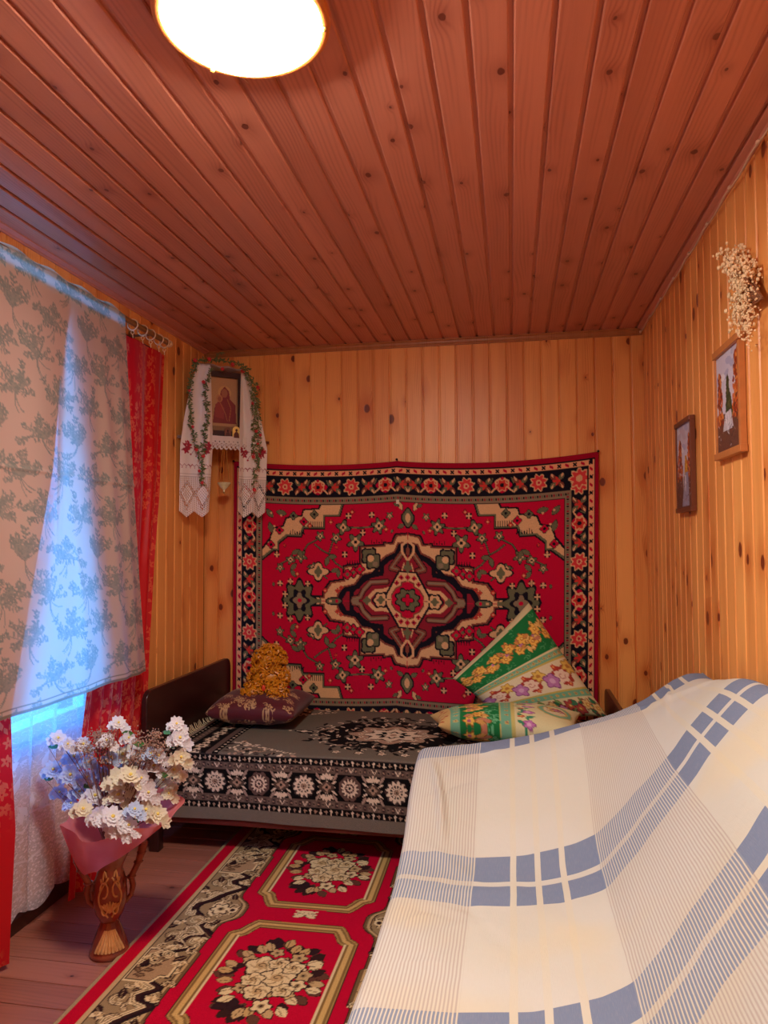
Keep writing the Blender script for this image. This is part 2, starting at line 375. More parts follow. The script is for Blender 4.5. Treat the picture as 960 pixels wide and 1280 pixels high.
# mouldings where walls meet the ceiling
def strip(name, prof, a, b, mat):
    """prof = list of (inward, down) offsets; a,b ends on the edge line"""
    a = Vector(a); b = Vector(b); t = (b-a).normalized(); inn = Vector((0, 0, 1)).cross(t); k = len(prof)
    V = [p+inn*i-Vector((0, 0, 1))*d for p in (a, b) for i, d in prof]
    F = [(i, (i+1) % k, k+(i+1) % k, k+i) for i in range(k)]+[tuple(range(k)), tuple(range(2*k-1, k-1, -1))]
    return struct(link(name, mesh(name, V, F, mat)))
pf = [(0, 0), (.022, 0), (.022, .006), (.014, .010), (.012, .020), (.007, .026), (.007, .034), (0, .034)]
strip('trim_1', pf, (W-.002, D, H), (.002, D, H), M['trim_wood'])
pf2 = [(0, 0), (.030, 0), (.030, .005), (.012, .010), (.008, .016), (0, .016)]
strip('trim_2', pf2, (.0, D-.023, H), (.0, Y0, H), M['ceil_wood']); strip('trim_3', pf2, (W, Y0, H), (W, D-.023, H), M['ceil_wood'])
pb = [(0, 0), (.004, 0), (.016, .012), (.016, .06), (0, .06)]
strip('baseboard_left', pb, (.0, D, .06), (.0, Y0, .06), M['skirting']); strip('baseboard_right', pb, (W, Y0, .06), (W, D, .06), M['skirting'])
strip('baseboard_back', pb, (W-.017, D, .06), (.017, D, .06), M['skirting'])
# ------------------------------------------------------------------ window in the left wall
y0, y1, z0, z1 = WIN
w = MB().box((-.1, y0, z0), (-.05, y0+.05, z1)).box((-.1, y1-.05, z0), (-.05, y1, z1)).box((-.1, y0+.05, z0), (-.05, y1-.05, z0+.05)).box((-.1, y0+.05, z1-.05), (-.05, y1-.05, z1))
win = struct(w.mk('window_1', M['white'], smooth=False))
gl = NT('window_glass'); tb = gl.n('ShaderNodeBsdfTransparent'); gb = gl.n('ShaderNodeBsdfGlossy'); gb.inputs[1].default_value = .02; mx = gl.n('ShaderNodeMixShader'); mx.inputs[0].default_value = .06
gl.t.links.new(tb.outputs[0], mx.inputs[1]); gl.t.links.new(gb.outputs[0], mx.inputs[2]); gl.t.links.new(mx.outputs[0], gl.o.inputs[0])
ym = (y0+y1)/2
place(MB().box((-.095, ym-.03, z0+.05), (-.055, ym+.03, z1-.05)).mk('mullion', M['white'], smooth=False), win)
for a, b in ((y0+.05, ym-.03), (ym+.03, y1-.05)):
    place(MB().box((-.095, a, 1.87), (-.055, b, 1.91)).mk('transom_bar', M['white'], smooth=False), win)
    place(MB().box((-.078, a, z0+.05), (-.074, b, 1.87)).mk('pane', gl.mat, smooth=False), win)
    place(MB().box((-.078, a, 1.91), (-.074, b, z1-.05)).mk('pane', gl.mat, smooth=False), win)
place(MB().box((-.22, y0, z0-.0), (-.1, y1, z0+.02)).mk('window_sill', M['white'], smooth=False), win)
# ------------------------------------------------------------------ rug on the back wall
CR, CRD, NV, BG_, OL, BR, OR, GY = (154, 12, 42), (120, 10, 34), (20, 18, 26), (176, 138, 100), (84, 82, 60), (104, 52, 42), (164, 46, 40), (112, 96, 76)
def wall_rug():
    c = Cv(0, 0, 1.0, .725, .004, CR); R = random.Random(3)
    # field first. centre at (1,.725); helper q(dx,dy) measured from the centre
    q = lambda dx, dy: (1-dx, .725-dy)
    P = lambda L: [q(*p) for p in L]
    sp = [(0, .31), (.07, .255), (.1, .255), (.1, .215), (.15, .175), (.23, .175), (.245, .13), (.365, .13), (.365, .065), (.45, .065), (.47, .0)]
    f0 = (.175, .215); spw = [(f0[0]+a, f0[1]+b) for a, b in sp]
    c.poly([f0]+spw, NV); c.poly([f0]+[(f0[0]+a-.006, f0[1]+b-.006) for a, b in sp], OL); c.poly([f0]+[(f0[0]+a-.014, f0[1]+b-.014) for a, b in sp], BG_)
    inn = [(0, .25), (.048, .19), (.062, .135), (.125, .12), (.142, .075), (.232, .062), (.24, .03), (.33, .022), (.34, 0)]
    c.poly([f0]+[(f0[0]+a, f0[1]+b) for a, b in inn], NV); c.poly([f0]+[(f0[0]+a-.008, f0[1]+b-.008) for a, b in inn], CR)
    for i in range(7): c.poly([(f0[0]+.16+i*.013+d, f0[1]+.16-e) for d, e in ((0, 0), (.008, 0), (.004, .03))], NV)
    for i in range(8): c.poly([(f0[0]+.265+i*.012+d, f0[1]+.118-e) for d, e in ((0, 0), (.008, 0), (.004, .03))], NV)
    for a, b, k in ((.18, .06, 1), (.30, .05, 1), (.10, .14, 0), (.05, .22, 0), (.24, .09, 0)):
        c.flower(f0[0]+a, f0[1]+b, .018, 4, OL if k else CR, NV, NV)
    for a, b, an in ((.02, .03, .8), (.08, .04, .2), (.04, .1, 1.3)): c.leaf(f0[0]+a, f0[1]+b, an, .06, .03, OL, NV); c.circ(f0[0]+a+.03, f0[1]+b+.02, .006, BG_)
    # medallion
    med = [(0, .346), (.066, .336), (.085, .292), (.13, .30), (.13, .285), (.262, .285), (.262, .19), (.355, .183), (.355, .112), (.43, .10), (.47, .046), (.47, .024), (.525, .02), (.525, 0)]
    def closed(L): return P(L)+[q(0, 0)]
    def scale(L, d): return [(max(a-d, 0), max(b-d, 0)) for a, b in L]
    c.poly(closed([(a+.008 if a else 0, b+.008 if b else 0) for a, b in med]), NV); c.poly(closed(med), BR); c.poly(closed(scale(med, .008)), BG_)
    # teeth along the medallion
    for i in range(5): c.poly(P([(.275+i*.014, .196), (.283+i*.014, .196), (.279+i*.014, .222)]), NV); c.poly(P([(.14+i*.014, .297), (.148+i*.014, .297), (.144+i*.014, .318)]), NV)
    mi = [(0, .30), (.05, .29), (.07, .245), (.12, .225), (.15, .20), (.155, .15), (.25, .135), (.29, .085), (.36, .07), (.385, .03), (.385, 0)]
    c.poly(closed([(a+.007, b+.007) for a, b in mi]), BR); c.poly(closed(mi), NV); c.poly(closed(scale(mi, .022)), (112, 26, 38)); 
    c.line(P([(.16, .17), (.20, .13), (.25, .10), (.31, .05), (.31, 0)]), .022, NV)
    # square corner flowers in dark olive
    for a, b in ((.215, .235), (.19, .205)): c.blob(*q(a, b), .045, .045, .78, NV, 4, .15); c.blob(*q(a, b), .036, .036, .78, OL, 4, .15)
    c.circ(*q(.205, .22), .018, BG_); c.circ(*q(.18, .19), .014, GY)
    for a, b in ((.30, .15), (.335, .14), (.265, .165)): c.flower(*q(a, b), .022, 4, CR, OL, NV)
    for a, b in ((.37, .07), (.39, .055)): c.flower(*q(a, b), .010, 4, OR, BR, BR)
    # inner octagon lobes (left side of the medallion)
    for d_, w_, cc in ((0, .034, NV), (0, .024, BR), (0, .012, GY)):
        c.line(P([(.115, .095), (.205, .095), (.245, .055), (.262, .018), (.30, .012), (.30, 0)]), w_, cc)
    c.line(P([(.09, .06), (.13, .05), (.175, .05), (.21, .02), (.21, 0)]), .02, BG_); c.line(P([(.12, .03), (.17, .025)]), .02, OL)
    c.blob(*q(.148, 0), .045, .042, 0, NV, 6, .1); c.blob(*q(.148, 0), .036, .033, 0, BG_, 6, .1); c.blob(*q(.148, 0), .02, .018, 0, OL, 4, .2)
    c.blob(*q(.225, 0), .02, .02, 0, OL, 4, .2); c.blob(*q(.29, 0), .022, .018, 0, GY); c.blob(*q(.41, 0), .05, .022, 0, NV); c.blob(*q(.41, 0), .043, .016, 0, OL); c.circ(*q(.395, 0), .009, CR); c.circ(*q(.43, 0), .008, BG_)
    c.circ(*q(.505, 0), .024, NV); c.circ(*q(.505, 0), .02, BG_); c.circ(*q(.505, 0), .010, CR)
    # vertical bars crossing
    for w_, cc in ((.036, NV), (.027, BR), (.008, GY)): c.line(P([(.055, .155), (.09, .165), (.03, .245), (.0, .275)]), w_, cc)
    for w_, cc in ((.012, BG_),): c.line(P([(0, .205), (.032, .25), (.032, .285), (0, .31)]), w_, cc); c.poly(P([(0, .215), (.02, .25), (.02, .28), (0, .3)]), NV)
    c.blob(*q(0, .17), .022, .028, 0, OL, 4, .3); c.blob(*q(0, .255), .012, .02, 0, BR)
    c.line(P([(.06, .05), (.02, .19)]), .006, BG_)
    # central hexagon
    hx = [(0, .142), (.043, .142), (.115, .022), (.115, 0)]
    c.poly(closed([(a+.008, b+.008) for a, b in hx]), NV); c.poly(closed(hx), BG_)
    hy = [(0, .095), (.03, .085), (.03, .07), (.06, .055), (.085, .02), (.085, 0)]
    c.poly(closed([(a+.006, b+.006) for a, b in hy]), BR); c.poly(closed(hy), CR)
    for a, b in ((0, .118), (.035, .115), (.06, .085)): c.flower(*q(a, b), .010, 4, CR, NV, BR)
    c.blob(*q(0, 0), .066, .062, .3, NV, 8, .12); c.blob(*q(0, 0), .058, .054, .3, OL, 8, .12); c.blob(*q(0, 0), .03, .03, 0, NV, 4, .3); c.blob(*q(0, 0), .024, .024, 0, CR, 4, .3)
    # field flowers and sprays
    def palm(dx, dy, r, n=6): x, y = q(dx, dy); c.blob(x, y, r*1.2, r*1.2, .3, NV, n, .28); c.blob(x, y, r, r, .3, OL, n, .3); c.blob(x, y, r*.55, r*.6, 0, BG_, 4, .2); c.circ(x, y, r*.25, NV)
    def vine(L, cc=OL): c.line(P(L), .011, NV); c.line(P(L), .006, cc)
    vine([(.52, .30), (.48, .27), (.44, .25), (.40, .20), (.36, .175)]); vine([(.72, .19), (.66, .22), (.60, .24), (.56, .30), (.50, .33)]); vine([(.36, .39), (.26, .385), (.16, .39)]); vine([(.44, .25), (.42, .31), (.40, .33)]); vine([(.56, .18), (.50, .155), (.45, .12)])
    c.blob(*q(.607, 0), .092, .105, 0, NV, 8, .16); c.blob(*q(.607, 0), .080, .092, 0, OL, 8, .17); c.blob(*q(.607, 0), .05, .055, 0, NV, 6, .2); c.blob(*q(.607, 0), .032, .035, 0, GY, 4, .25); c.circ(*q(.607, 0), .012, CR)
    c.line(P([(.52, 0), (.49, 0)]), .02, OL)
    for dx, dy, r, n_ in ((.36, .39, .030, 4), (.29, .31, .036, 5), (.16, .39, .032, 6), (.40, .335, .022, 5), (.60, .235, .026, 5), (.49, .345, .02, 5), (.66, .215, .02, 4), (.72, .17, .018, 5), (.10, .44, .016, 5), (.53, .18, .018, 4)): palm(dx, dy, r, n_)
    c.blob(*q(.5, .155), .055, .045, 0, NV, 4, .25); c.blob(*q(.5, .155), .047, .037, 0, BG_, 4, .25); c.blob(*q(.5, .155), .02, .026, 0, OL, 4, .2)
    for s_ in (-1, 1):
        c.leaf(*q(.445, .235), .9+s_*.9, .05, .026, OL, NV); c.leaf(*q(.61, .27), 1.9+s_*.7, .05, .024, OL, NV); c.leaf(*q(.66, .16), s_*.8, .05, .024, OL, NV); c.leaf(*q(.385, .17), 2.2+s_*.6, .045, .022, OL, NV)
    c.blob(*q(0, .43), .036, .052, 0, NV, 4, .1); c.blob(*q(0, .43), .028, .044, 0, OL, 4, .1); c.blob(*q(0, .43), .014, .026, 0, BG_); c.leaf(*q(.02, .395), 2.6, .04, .022, OL, NV)
    c.leaf(*q(.03, .47), 4.2, .05, .024, BG_, NV); c.leaf(*q(.05, .49), 3.6, .03, .018, OL, NV)
    for dx, dy in ((.72, .085), (.33, .45), (.35, .245), (.62, .14), (.43, .42), (.2, .45), (.56, .09), (.55, .4), (.25, .36), (.69, .03), (.12, .37), (.74, .24), (.46, .055), (.66, .10), (.31, .47)):
        if R.random() < .6: c.blob(*q(dx, dy), .014, .014, .78, NV, 4, .5); c.blob(*q(dx, dy), .011, .011, .0, BG_, 4, .5)
        else: c.flower(*q(dx, dy), .011, 4, OR, BG_, NV)
    for k in range(60):
        dx, dy = R.uniform(.05, .79), R.uniform(.05, .49); x, y = q(dx, dy); i = int((x)/.004); j = int(y/.004)
        a = c.A[max(j-5, 0):j+6, max(i-5, 0):i+6]
        if np.abs(a-lin(CR)).max() < .01: c.leaf(x, y, R.uniform(0, 6), .02, .014, R.choice([BG_, OL, OR]), NV, .003)
    # borders over the field's rim
    def band(vt, ut, wv, wu, cc):   # horizontal band at v, vertical band at u
        c.rect(ut, vt, 1.0, vt+wv, cc); c.rect(ut, vt, ut+wu, .725, cc)
    # guard 2
    c.rect(.135, .170, 1.0, .215, NV); c.rect(.135, .17, .175, .725, NV); c.rect(.14, .176, 1.0, .209, GY); c.rect(.14, .176, .169, .725, GY)
    for k in range(60):
        for j, cc in enumerate((CRD, NV, OL)):
            u = .15+k*.036+j*.012
            if u < 1: c.rect(u, .186, u+.007, .2, cc)
            if u > .2 and u-.02 < .725: c.rect(.149, u-.02, .161, u-.013, cc)
    # main border
    c.rect(.058, .068, 1.0, .172, NV); c.rect(.058, .068, .137, .725, NV)
    def mot(x, y, k, vert):
        if k == 0: c.flower(x, y, .034, 8, (172, 48, 50), BG_, BG_, .3, CR)
        elif k == 1:
            c.blob(x, y, .036 if vert else .048, .048 if vert else .036, 0, CR, 4, .12)
            for s_ in (-1, 1):
                p = (lambda a, b: (x+b*.8, y+a)) if vert else (lambda a, b: (x+a, y+b))
                c.line([p(s_*.012, -.034), p(s_*.034, -.02), p(s_*.03, .012), p(s_*.056, .034)], .008, BG_); c.line([p(s_*.05, -.036), p(s_*.06, -.01)], .007, OL)
            c.flower(x, y, .026, 6, OR, NV, BG_)
        else:
            c.blob(x, y, .02, .02, 0, OR, 5, .2)
            for s_ in (-1, 1):
                for t_ in (-1, 1): c.leaf(x+s_*.006, y+t_*.006, math.atan2(t_, s_*1.1), .042, .024, OL if s_*t_ > 0 else BR, None); c.leaf(x+s_*.018, y+t_*.016, math.atan2(t_, s_*.6), .03, .010, BG_)
    seq = [0, 2, 1, 2]
    for k in range(12):
        x = 1.0-.095*k-.03; 
        if x > .14: mot(x, .12, seq[(k+1) % 4], False)
        y = .725-.095*k
        if y > .15: mot(.0975, y, seq[(k+2) % 4], True)
    c.flower(.0975, .12, .04, 8, (172, 52, 52), BG_, BG_)
    # guard 1
    c.rect(.018, .028, 1, .068, NV); c.rect(.018, .028, .058, .725, NV); c.rect(.024, .034, 1, .062, (186, 132, 96)); c.rect(.024, .034, .052, .725, (186, 132, 96))
    for k in range(26):
        t_ = .04+k*.04
        c.blob(t_, .048, .013, .006, -.6 if k % 2 else .6, CR) if k % 2 else c.blob(t_, .048, .009, .011, .78, NV, 4, .4)
        if t_ < .73: (c.blob(.038, t_, .006, .013, .5, CR) if k % 2 else c.blob(.038, t_, .011, .009, .78, NV, 4, .4))
    c.rect(0, 0, 1, .028, (128, 12, 34)); c.rect(0, 0, .018, .725, (128, 12, 34))
    return mirror_q(c.A)
A = wall_rug(); ny, nx = A.shape[:2]
u = np.linspace(0, 1, nx)[None, :]; v = np.linspace(0, 1, ny)[:, None]
# top edge hangs from three nails and sags between; lower edge tucked behind the bed
pk = np.array([0, .47, 1.0])
sag = np.where(u < .47, -4*(u/.47)*(1-u/.47)*.022, -4*((u-.47)/.53)*(1-(u-.47)/.53)*.03)
top = np.interp(u, pk, [1.806, 1.782, 1.806])+sag
xl = .178+(-.004)*v; xr = 2.170-.03*v
PX = xl+(xr-xl)*u+0*v; PZ = top-(1.51*v*(1-.012*np.sin(PI*u)))
PY = D-.020-.006*np.sin(u*9)*np.sin(v*4)-.010*np.exp(-((u-.47)/.02)**2)*np.exp(-v*6)+0*PX
rug = link('wall_rug', gridmesh('wall_rug', np.stack([PX, PY, PZ], -1), M['rug'], A, thick=(0, .009, 0)))
tag(rug, 'crimson oriental carpet with stepped beige medallion hanging on the back wall above the bed', 'carpet')
for i, (x, z) in enumerate(((.182, 1.80), (1.114, 1.786), (2.166, 1.802))):
    o = MB().tube([(x, D, z), (x, D-.034, z+.004)], .003, 6).ball((x, D-.035, z+.004), .007, 8, 5).mk('nail', M['nail'])
    tag(o, ['nail holding the left top corner of the red wall carpet', 'nail holding the middle of the red wall carpet\'s top edge', 'nail holding the right top corner of the red wall carpet'][i], 'nail')
p = at(497, 627, 1, D-.032)
o = MB().box((p[0]-.008, D-.036, p[2]-.013), (p[0]+.008, D-.033, p[2]+.01), .001).mk('paper_tag', M['tagcloth']); tag(o, 'small cream tag pinned to the upper middle of the red wall carpet', 'tag')
# ------------------------------------------------------------------ runner carpet on the floor
TN, TND, CRM, CRM2, DBR = (130, 106, 74), (98, 74, 48), (192, 168, 126), (166, 136, 94), (48, 28, 26)
def bouquet(c, cx, cy, sx, sy, R):
    for k in range(46):
        a = R.uniform(0, 2*PI); rr = R.uniform(.62, 1.0)**.6; x, y = cx+math.cos(a)*sx*rr*.86, cy+math.sin(a)*sy*rr*.86
        c.leaf(x, y, a+R.uniform(-.6, .6), .055, .036, R.choice([DBR, (84, 52, 40), (44, 26, 28)]), (36, 20, 22), .002)
    for k in range(20):
        a = k*2*PI/20+R.uniform(-.1, .1); rr = R.uniform(.60, .82); x, y = cx+math.cos(a)*sx*rr, cy+math.sin(a)*sy*rr
        c.leaf(x, y, a+R.uniform(-.5, .5), .052, .032, R.choice([CRM2, CRM, (168, 134, 86)]), DBR, .003); c.line([(x, y), (x+math.cos(a)*.04, y+math.sin(a)*.04)], .003, TND)
    for k in range(16):
        a = k*2*PI/16+.2; rr = R.uniform(.35, .72); x, y = cx+math.cos(a)*sx*rr, cy+math.sin(a)*sy*rr
        c.flower(x, y, R.uniform(.018, .027), 5, R.choice([CRM, CRM2]), TN, DBR, R.uniform(0, 3), DBR)
    for x, y, r in ((-.30, .28, .050), (.14, .02, .052), (-.1, -.34, .040), (-.32, -.08, .034), (.36, .3, .034), (.02, .38, .03), (.38, -.26, .032)):
        x, y = cx+x*sx, cy+y*sy
        c.blob(x, y, r*1.14, r, .4, DBR, 5, .10); c.blob(x, y, r, r*.88, .4, CRM, 5, .12)
        for j in range(6): a = j*1.05; c.curl(x, y, r*.75, a, 1.0, .004, TN)
        c.blob(x, y, r*.4, r*.36, 0, CRM2); c.curl(x, y, r*.3, 0, 5, .004, DBR)
def floor_rug():
    x0, x1, ya, yb = .447, .970, 1.0, 3.56
    c = Cv(x0, ya, x1, yb, .004, (164, 12, 40)); R = random.Random(11)
    yc = 2.5                      # centre of a border lobe; pattern repeats every .72
    # wavy inner rim of the border
    ys = np.arange(ya-.1, yb+.1, .01)
    def rim(y):
        t = (y-yc)/.72; f = abs((t+.5) % 1-.5)*.72
        return .690+.055*math.exp(-(f/.075)**4)+(.010 if f > .27 else 0)
    rimL = [(rim(y), y) for y in ys]
    c.poly([(x0, ys[0])]+rimL+[(x0, ys[-1])], TN); c.line(rimL, .012, TND); c.line([(x-.012, y) for x, y in rimL], .010, CRM2); c.line([(x-.02, y) for x, y in rimL], .004, DBR); c.line([(x+.006, y) for x, y in rimL], .004, DBR)
    # border filling
    for k in range(-3, 3):
        Y = yc+.72*k
        def wav(s, w_, cc, off=0):
            L = [(.535, -.36), (.55, -.31), (.60, -.27), (.64, -.25), (.60, -.215), (.615, -.18), (.66, -.165), (.625, -.13), (.60, -.10), (.58, -.06), (.545, -.03), (.54, 0)]
            c.line([(a+off, Y+s*b) for a, b in L], w_, cc)
        for s in (1, -1):
            wav(s, .034, (34, 22, 24), .02); wav(s, .022, DBR, .012); wav(s, .014, CRM); wav(s, .004, TND)
            for a, b, r, k1 in ((.60, .09, .036, 1), (.66, .11, .026, -1), (.57, .19, .03, -1), (.655, .215, .030, 1), (.60, .30, .024, 1), (.65, .03, .032, 1), (.555, .045, .022, -1)):
                c.circ(a, Y+s*b, r*1.06, DBR) if r > .027 else None
                c.circ(a, Y+s*b, r*.95, TN) if r > .027 else None
                for w_, cc in ((.011, CRM), (.004, TND)): c.curl(a, Y+s*b, r*.86, k1*s, 6.2, w_, cc, k1)
            for a, b, an in ((.665, .16, .7), (.55, .12, 2.3), (.68, .07, 1.9), (.63, .25, 3.6), (.56, .235, 5.0), (.67, .30, 2.4)):
                c.leaf(a, Y+s*b, s*an, .045, .026, DBR, (34, 22, 24), .003); c.line([(a, Y+s*b), (a+math.cos(s*an)*.04, Y+s*b+math.sin(s*an)*.04)], .003, TN)
            for a, b, r, k1 in ((.565, .255, .028, 1), (.615, .155, .030, -1), (.675, .27, .024, -1), (.58, .335, .022, 1), (.64, .075, .026, 1), (.69, .02, .024, -1)):
                for w_, cc in ((.013, DBR), (.009, CRM), (.003, TND)): c.curl(a, Y+s*b, r, k1*s+.8, 4.6, w_, cc, -k1)
            for a, b in ((.545, .10), (.60, .245), (.665, .19), (.555, .31), (.66, .33)):
                for j in range(5): c.leaf(a, Y+s*b, s*(.2+j*.55), .030, .014, CRM2 if j % 2 else CRM, DBR, .002)
        for j in range(7): c.leaf(.62, Y, -1.2+j*.4, .06, .022, CRM, TND, .003)
        c.flower(.655, Y, .03, 6, CRM, TN, DBR, .2, DBR); c.circ(.70, Y, .018, CRM); c.circ(.70, Y, .01, DBR)
        # quiet panel with a dark sprig between the lobes
        Y2 = Y+.36; pan = [(.528, Y2-.085), (.62, Y2-.085), (.635, Y2-.055), (.662, Y2-.05), (.662, Y2+.05), (.635, Y2+.055), (.62, Y2+.085), (.528, Y2+.085)]
        c.poly(pan, (146, 116, 84)); c.line(pan, .014, (34, 22, 24), True); c.line(pan, .008, CRM, True)
        c.line([(.55, Y2-.06), (.59, Y2), (.60, Y2+.06)], .005, DBR)
        for j in range(8): c.leaf(.556+.0055*j, Y2-.058+.015*j, 1.2+(1.15 if j % 2 else -1.15), .032, .020, (88, 62, 44), DBR, .002); c.line([(.556+.0055*j, Y2-.058+.015*j), (.556+.0055*j+.022*math.cos(1.2+(1.15 if j % 2 else -1.15)), Y2-.058+.015*j+.022*math.sin(1.2+(1.15 if j % 2 else -1.15)))], .003, TN)
    for X, w_, cc in ((.447, .028, (140, 116, 84)), (.484, .048, (160, 12, 34)), (.517, .014, CRM2), (.525, .004, DBR)): c.rect(X if X == .447 else X-w_/2, ya, (X+.014) if X == .447 else X+w_/2, yb, cc)
    # octagonal panels
    for k in range(-1, 3):
        Y = 2.14+.72*k-(0 if k < 1 else 0)
        hw, hh, ch = .225, .312, .062
        def octo(d):
            a, b = hw-d, hh-d
            return [(.970-a, Y-b+ch+.02), (.970-a, Y+b-ch-.02), (.970-a+.028, Y+b-ch), (.970-a+ch*.7, Y+b-.03), (.970-a+ch, Y+b), (.97, Y+b), (.97, Y-b), (.970-a+ch, Y-b), (.970-a+ch*.7, Y-b+.03), (.970-a+.028, Y-b+ch)]
        O = octo(.02)
        for w_, cc in ((.050, DBR), (.044, (150, 116, 66)), (.030, (112, 84, 48)), (.014, (176, 140, 84))): c.line(O[:6], w_, cc); c.line(O[6:]+[O[0]], w_, cc)
        c.line([(x+.016, y) for x, y in octo(.024)[:2]], .008, CRM); c.rect(.90, Y-hh-.012, .97, Y-hh+.0, (164, 12, 40)); c.rect(.90, Y+hh+.004, .97, Y+hh+.02, (164, 12, 40))
        Y3 = Y+.36+.015
        for j in range(5): c.leaf(.97, Y3-.01, PI/2+.45*j, .045, .018, CRM, DBR, .003)
        c.line([(.93, Y3+.02), (.97, Y3+.012)], .006, CRM)
    A = np.concatenate([c.A, c.A[:, -2::-1]], 1)
    c2 = Cv(x0, ya, 2*x1-x0, yb, .004, CR); c2.A = A[:c2.ny, :c2.nx]
    if c2.A.shape[1] != c2.nx: c2.nx = c2.A.shape[1]; c2.xs = np.linspace(x0, 2*x1-x0, c2.nx); c2.X, c2.Y = np.meshgrid(c2.xs, c2.ys)
    for k in range(-1, 3): bouquet(c2, .972, 2.14+.72*k, .155, .20, random.Random(5))
    return c2
c2 = floor_rug()
Z = .012+.0012*np.sin(c2.X*9+c2.Y*4)+0*c2.X
Xw = c2.X+.004*np.sin(c2.Y*3)
o = link('floor_carpet', gridmesh('floor_carpet', np.stack([Xw, c2.Y, Z], -1), vcol('runner_pile', gain=1.28, fuzz=.18, sheen=0, spec=.0), c2.A, thick=(0, 0, -.011)))
tag(o, 'long crimson floor runner with cream bouquets in octagonal frames and scrolled beige border', 'carpet')
# ------------------------------------------------------------------ bed against the back wall
BX0, BX1, BY0, BZ = .165, 2.175, 2.935, .44
bed = empty('bed', ((BX0+BX1)/2, 3.36, 0), 'dark polished wooden bed with rounded headboard standing along the back wall under the carpet', 'bed')
def board_profile(name, x, t, ya, yb, zt, zb, r, mat, par):
    pts = [(ya, zb), (yb, zb)]
    for cy, cz, a0 in ((yb-r, zt-r, 0), (ya+r, zt-r, PI/2)):
        for i in range(7): a = a0+PI/2*i/6; pts.append((cy+r*math.cos(a), cz+r*math.sin(a)))
    k = len(pts); V = [(xx, y, z) for xx in (x, x+t) for y, z in pts]; F = [tuple(range(k-1, -1, -1)), tuple(range(k, 2*k))]+[(i, (i+1) % k, k+(i+1) % k, k+i) for i in range(k)]
    m = MB().add(V, F); o = m.mk(name, mat, par, smooth=True); md = o.modifiers.new('bevel', 'BEVEL'); md.width = .004; md.segments = 2; md.limit_method = 'ANGLE'; return o
hb = board_profile('headboard', BX0-.026, .026, 2.86, D-.024, .705, .10, .05, M['dark_wood'], bed)
fbd = board_profile('footboard', BX1, .024, 2.86, D-.024, .60, .10, .05, M['dark_wood'], bed)
MB().box((BX0, BY0-.012, .135), (BX1, BY0+.014, .24), .004).mk('side_rail', M['red_wood'], bed)
MB().box((BX0, D-.06, .135), (BX1, D-.035, .24), .004).mk('side_rail', M['red_wood'], bed)
for x in (BX0-.02, BX1-.02):
    for y in (BY0-.01, D-.085): MB().box((x, y, 0), (x+.045, y+.045, .14), .003).mk('leg', M['dark_wood'], bed)
MB().box((BX0+.005, BY0+.015, .16), (BX1-.005, D-.062, BZ-.01), .03).mk('mattress', plain('mattress_ticking', (120, 104, 92), .9), bed)
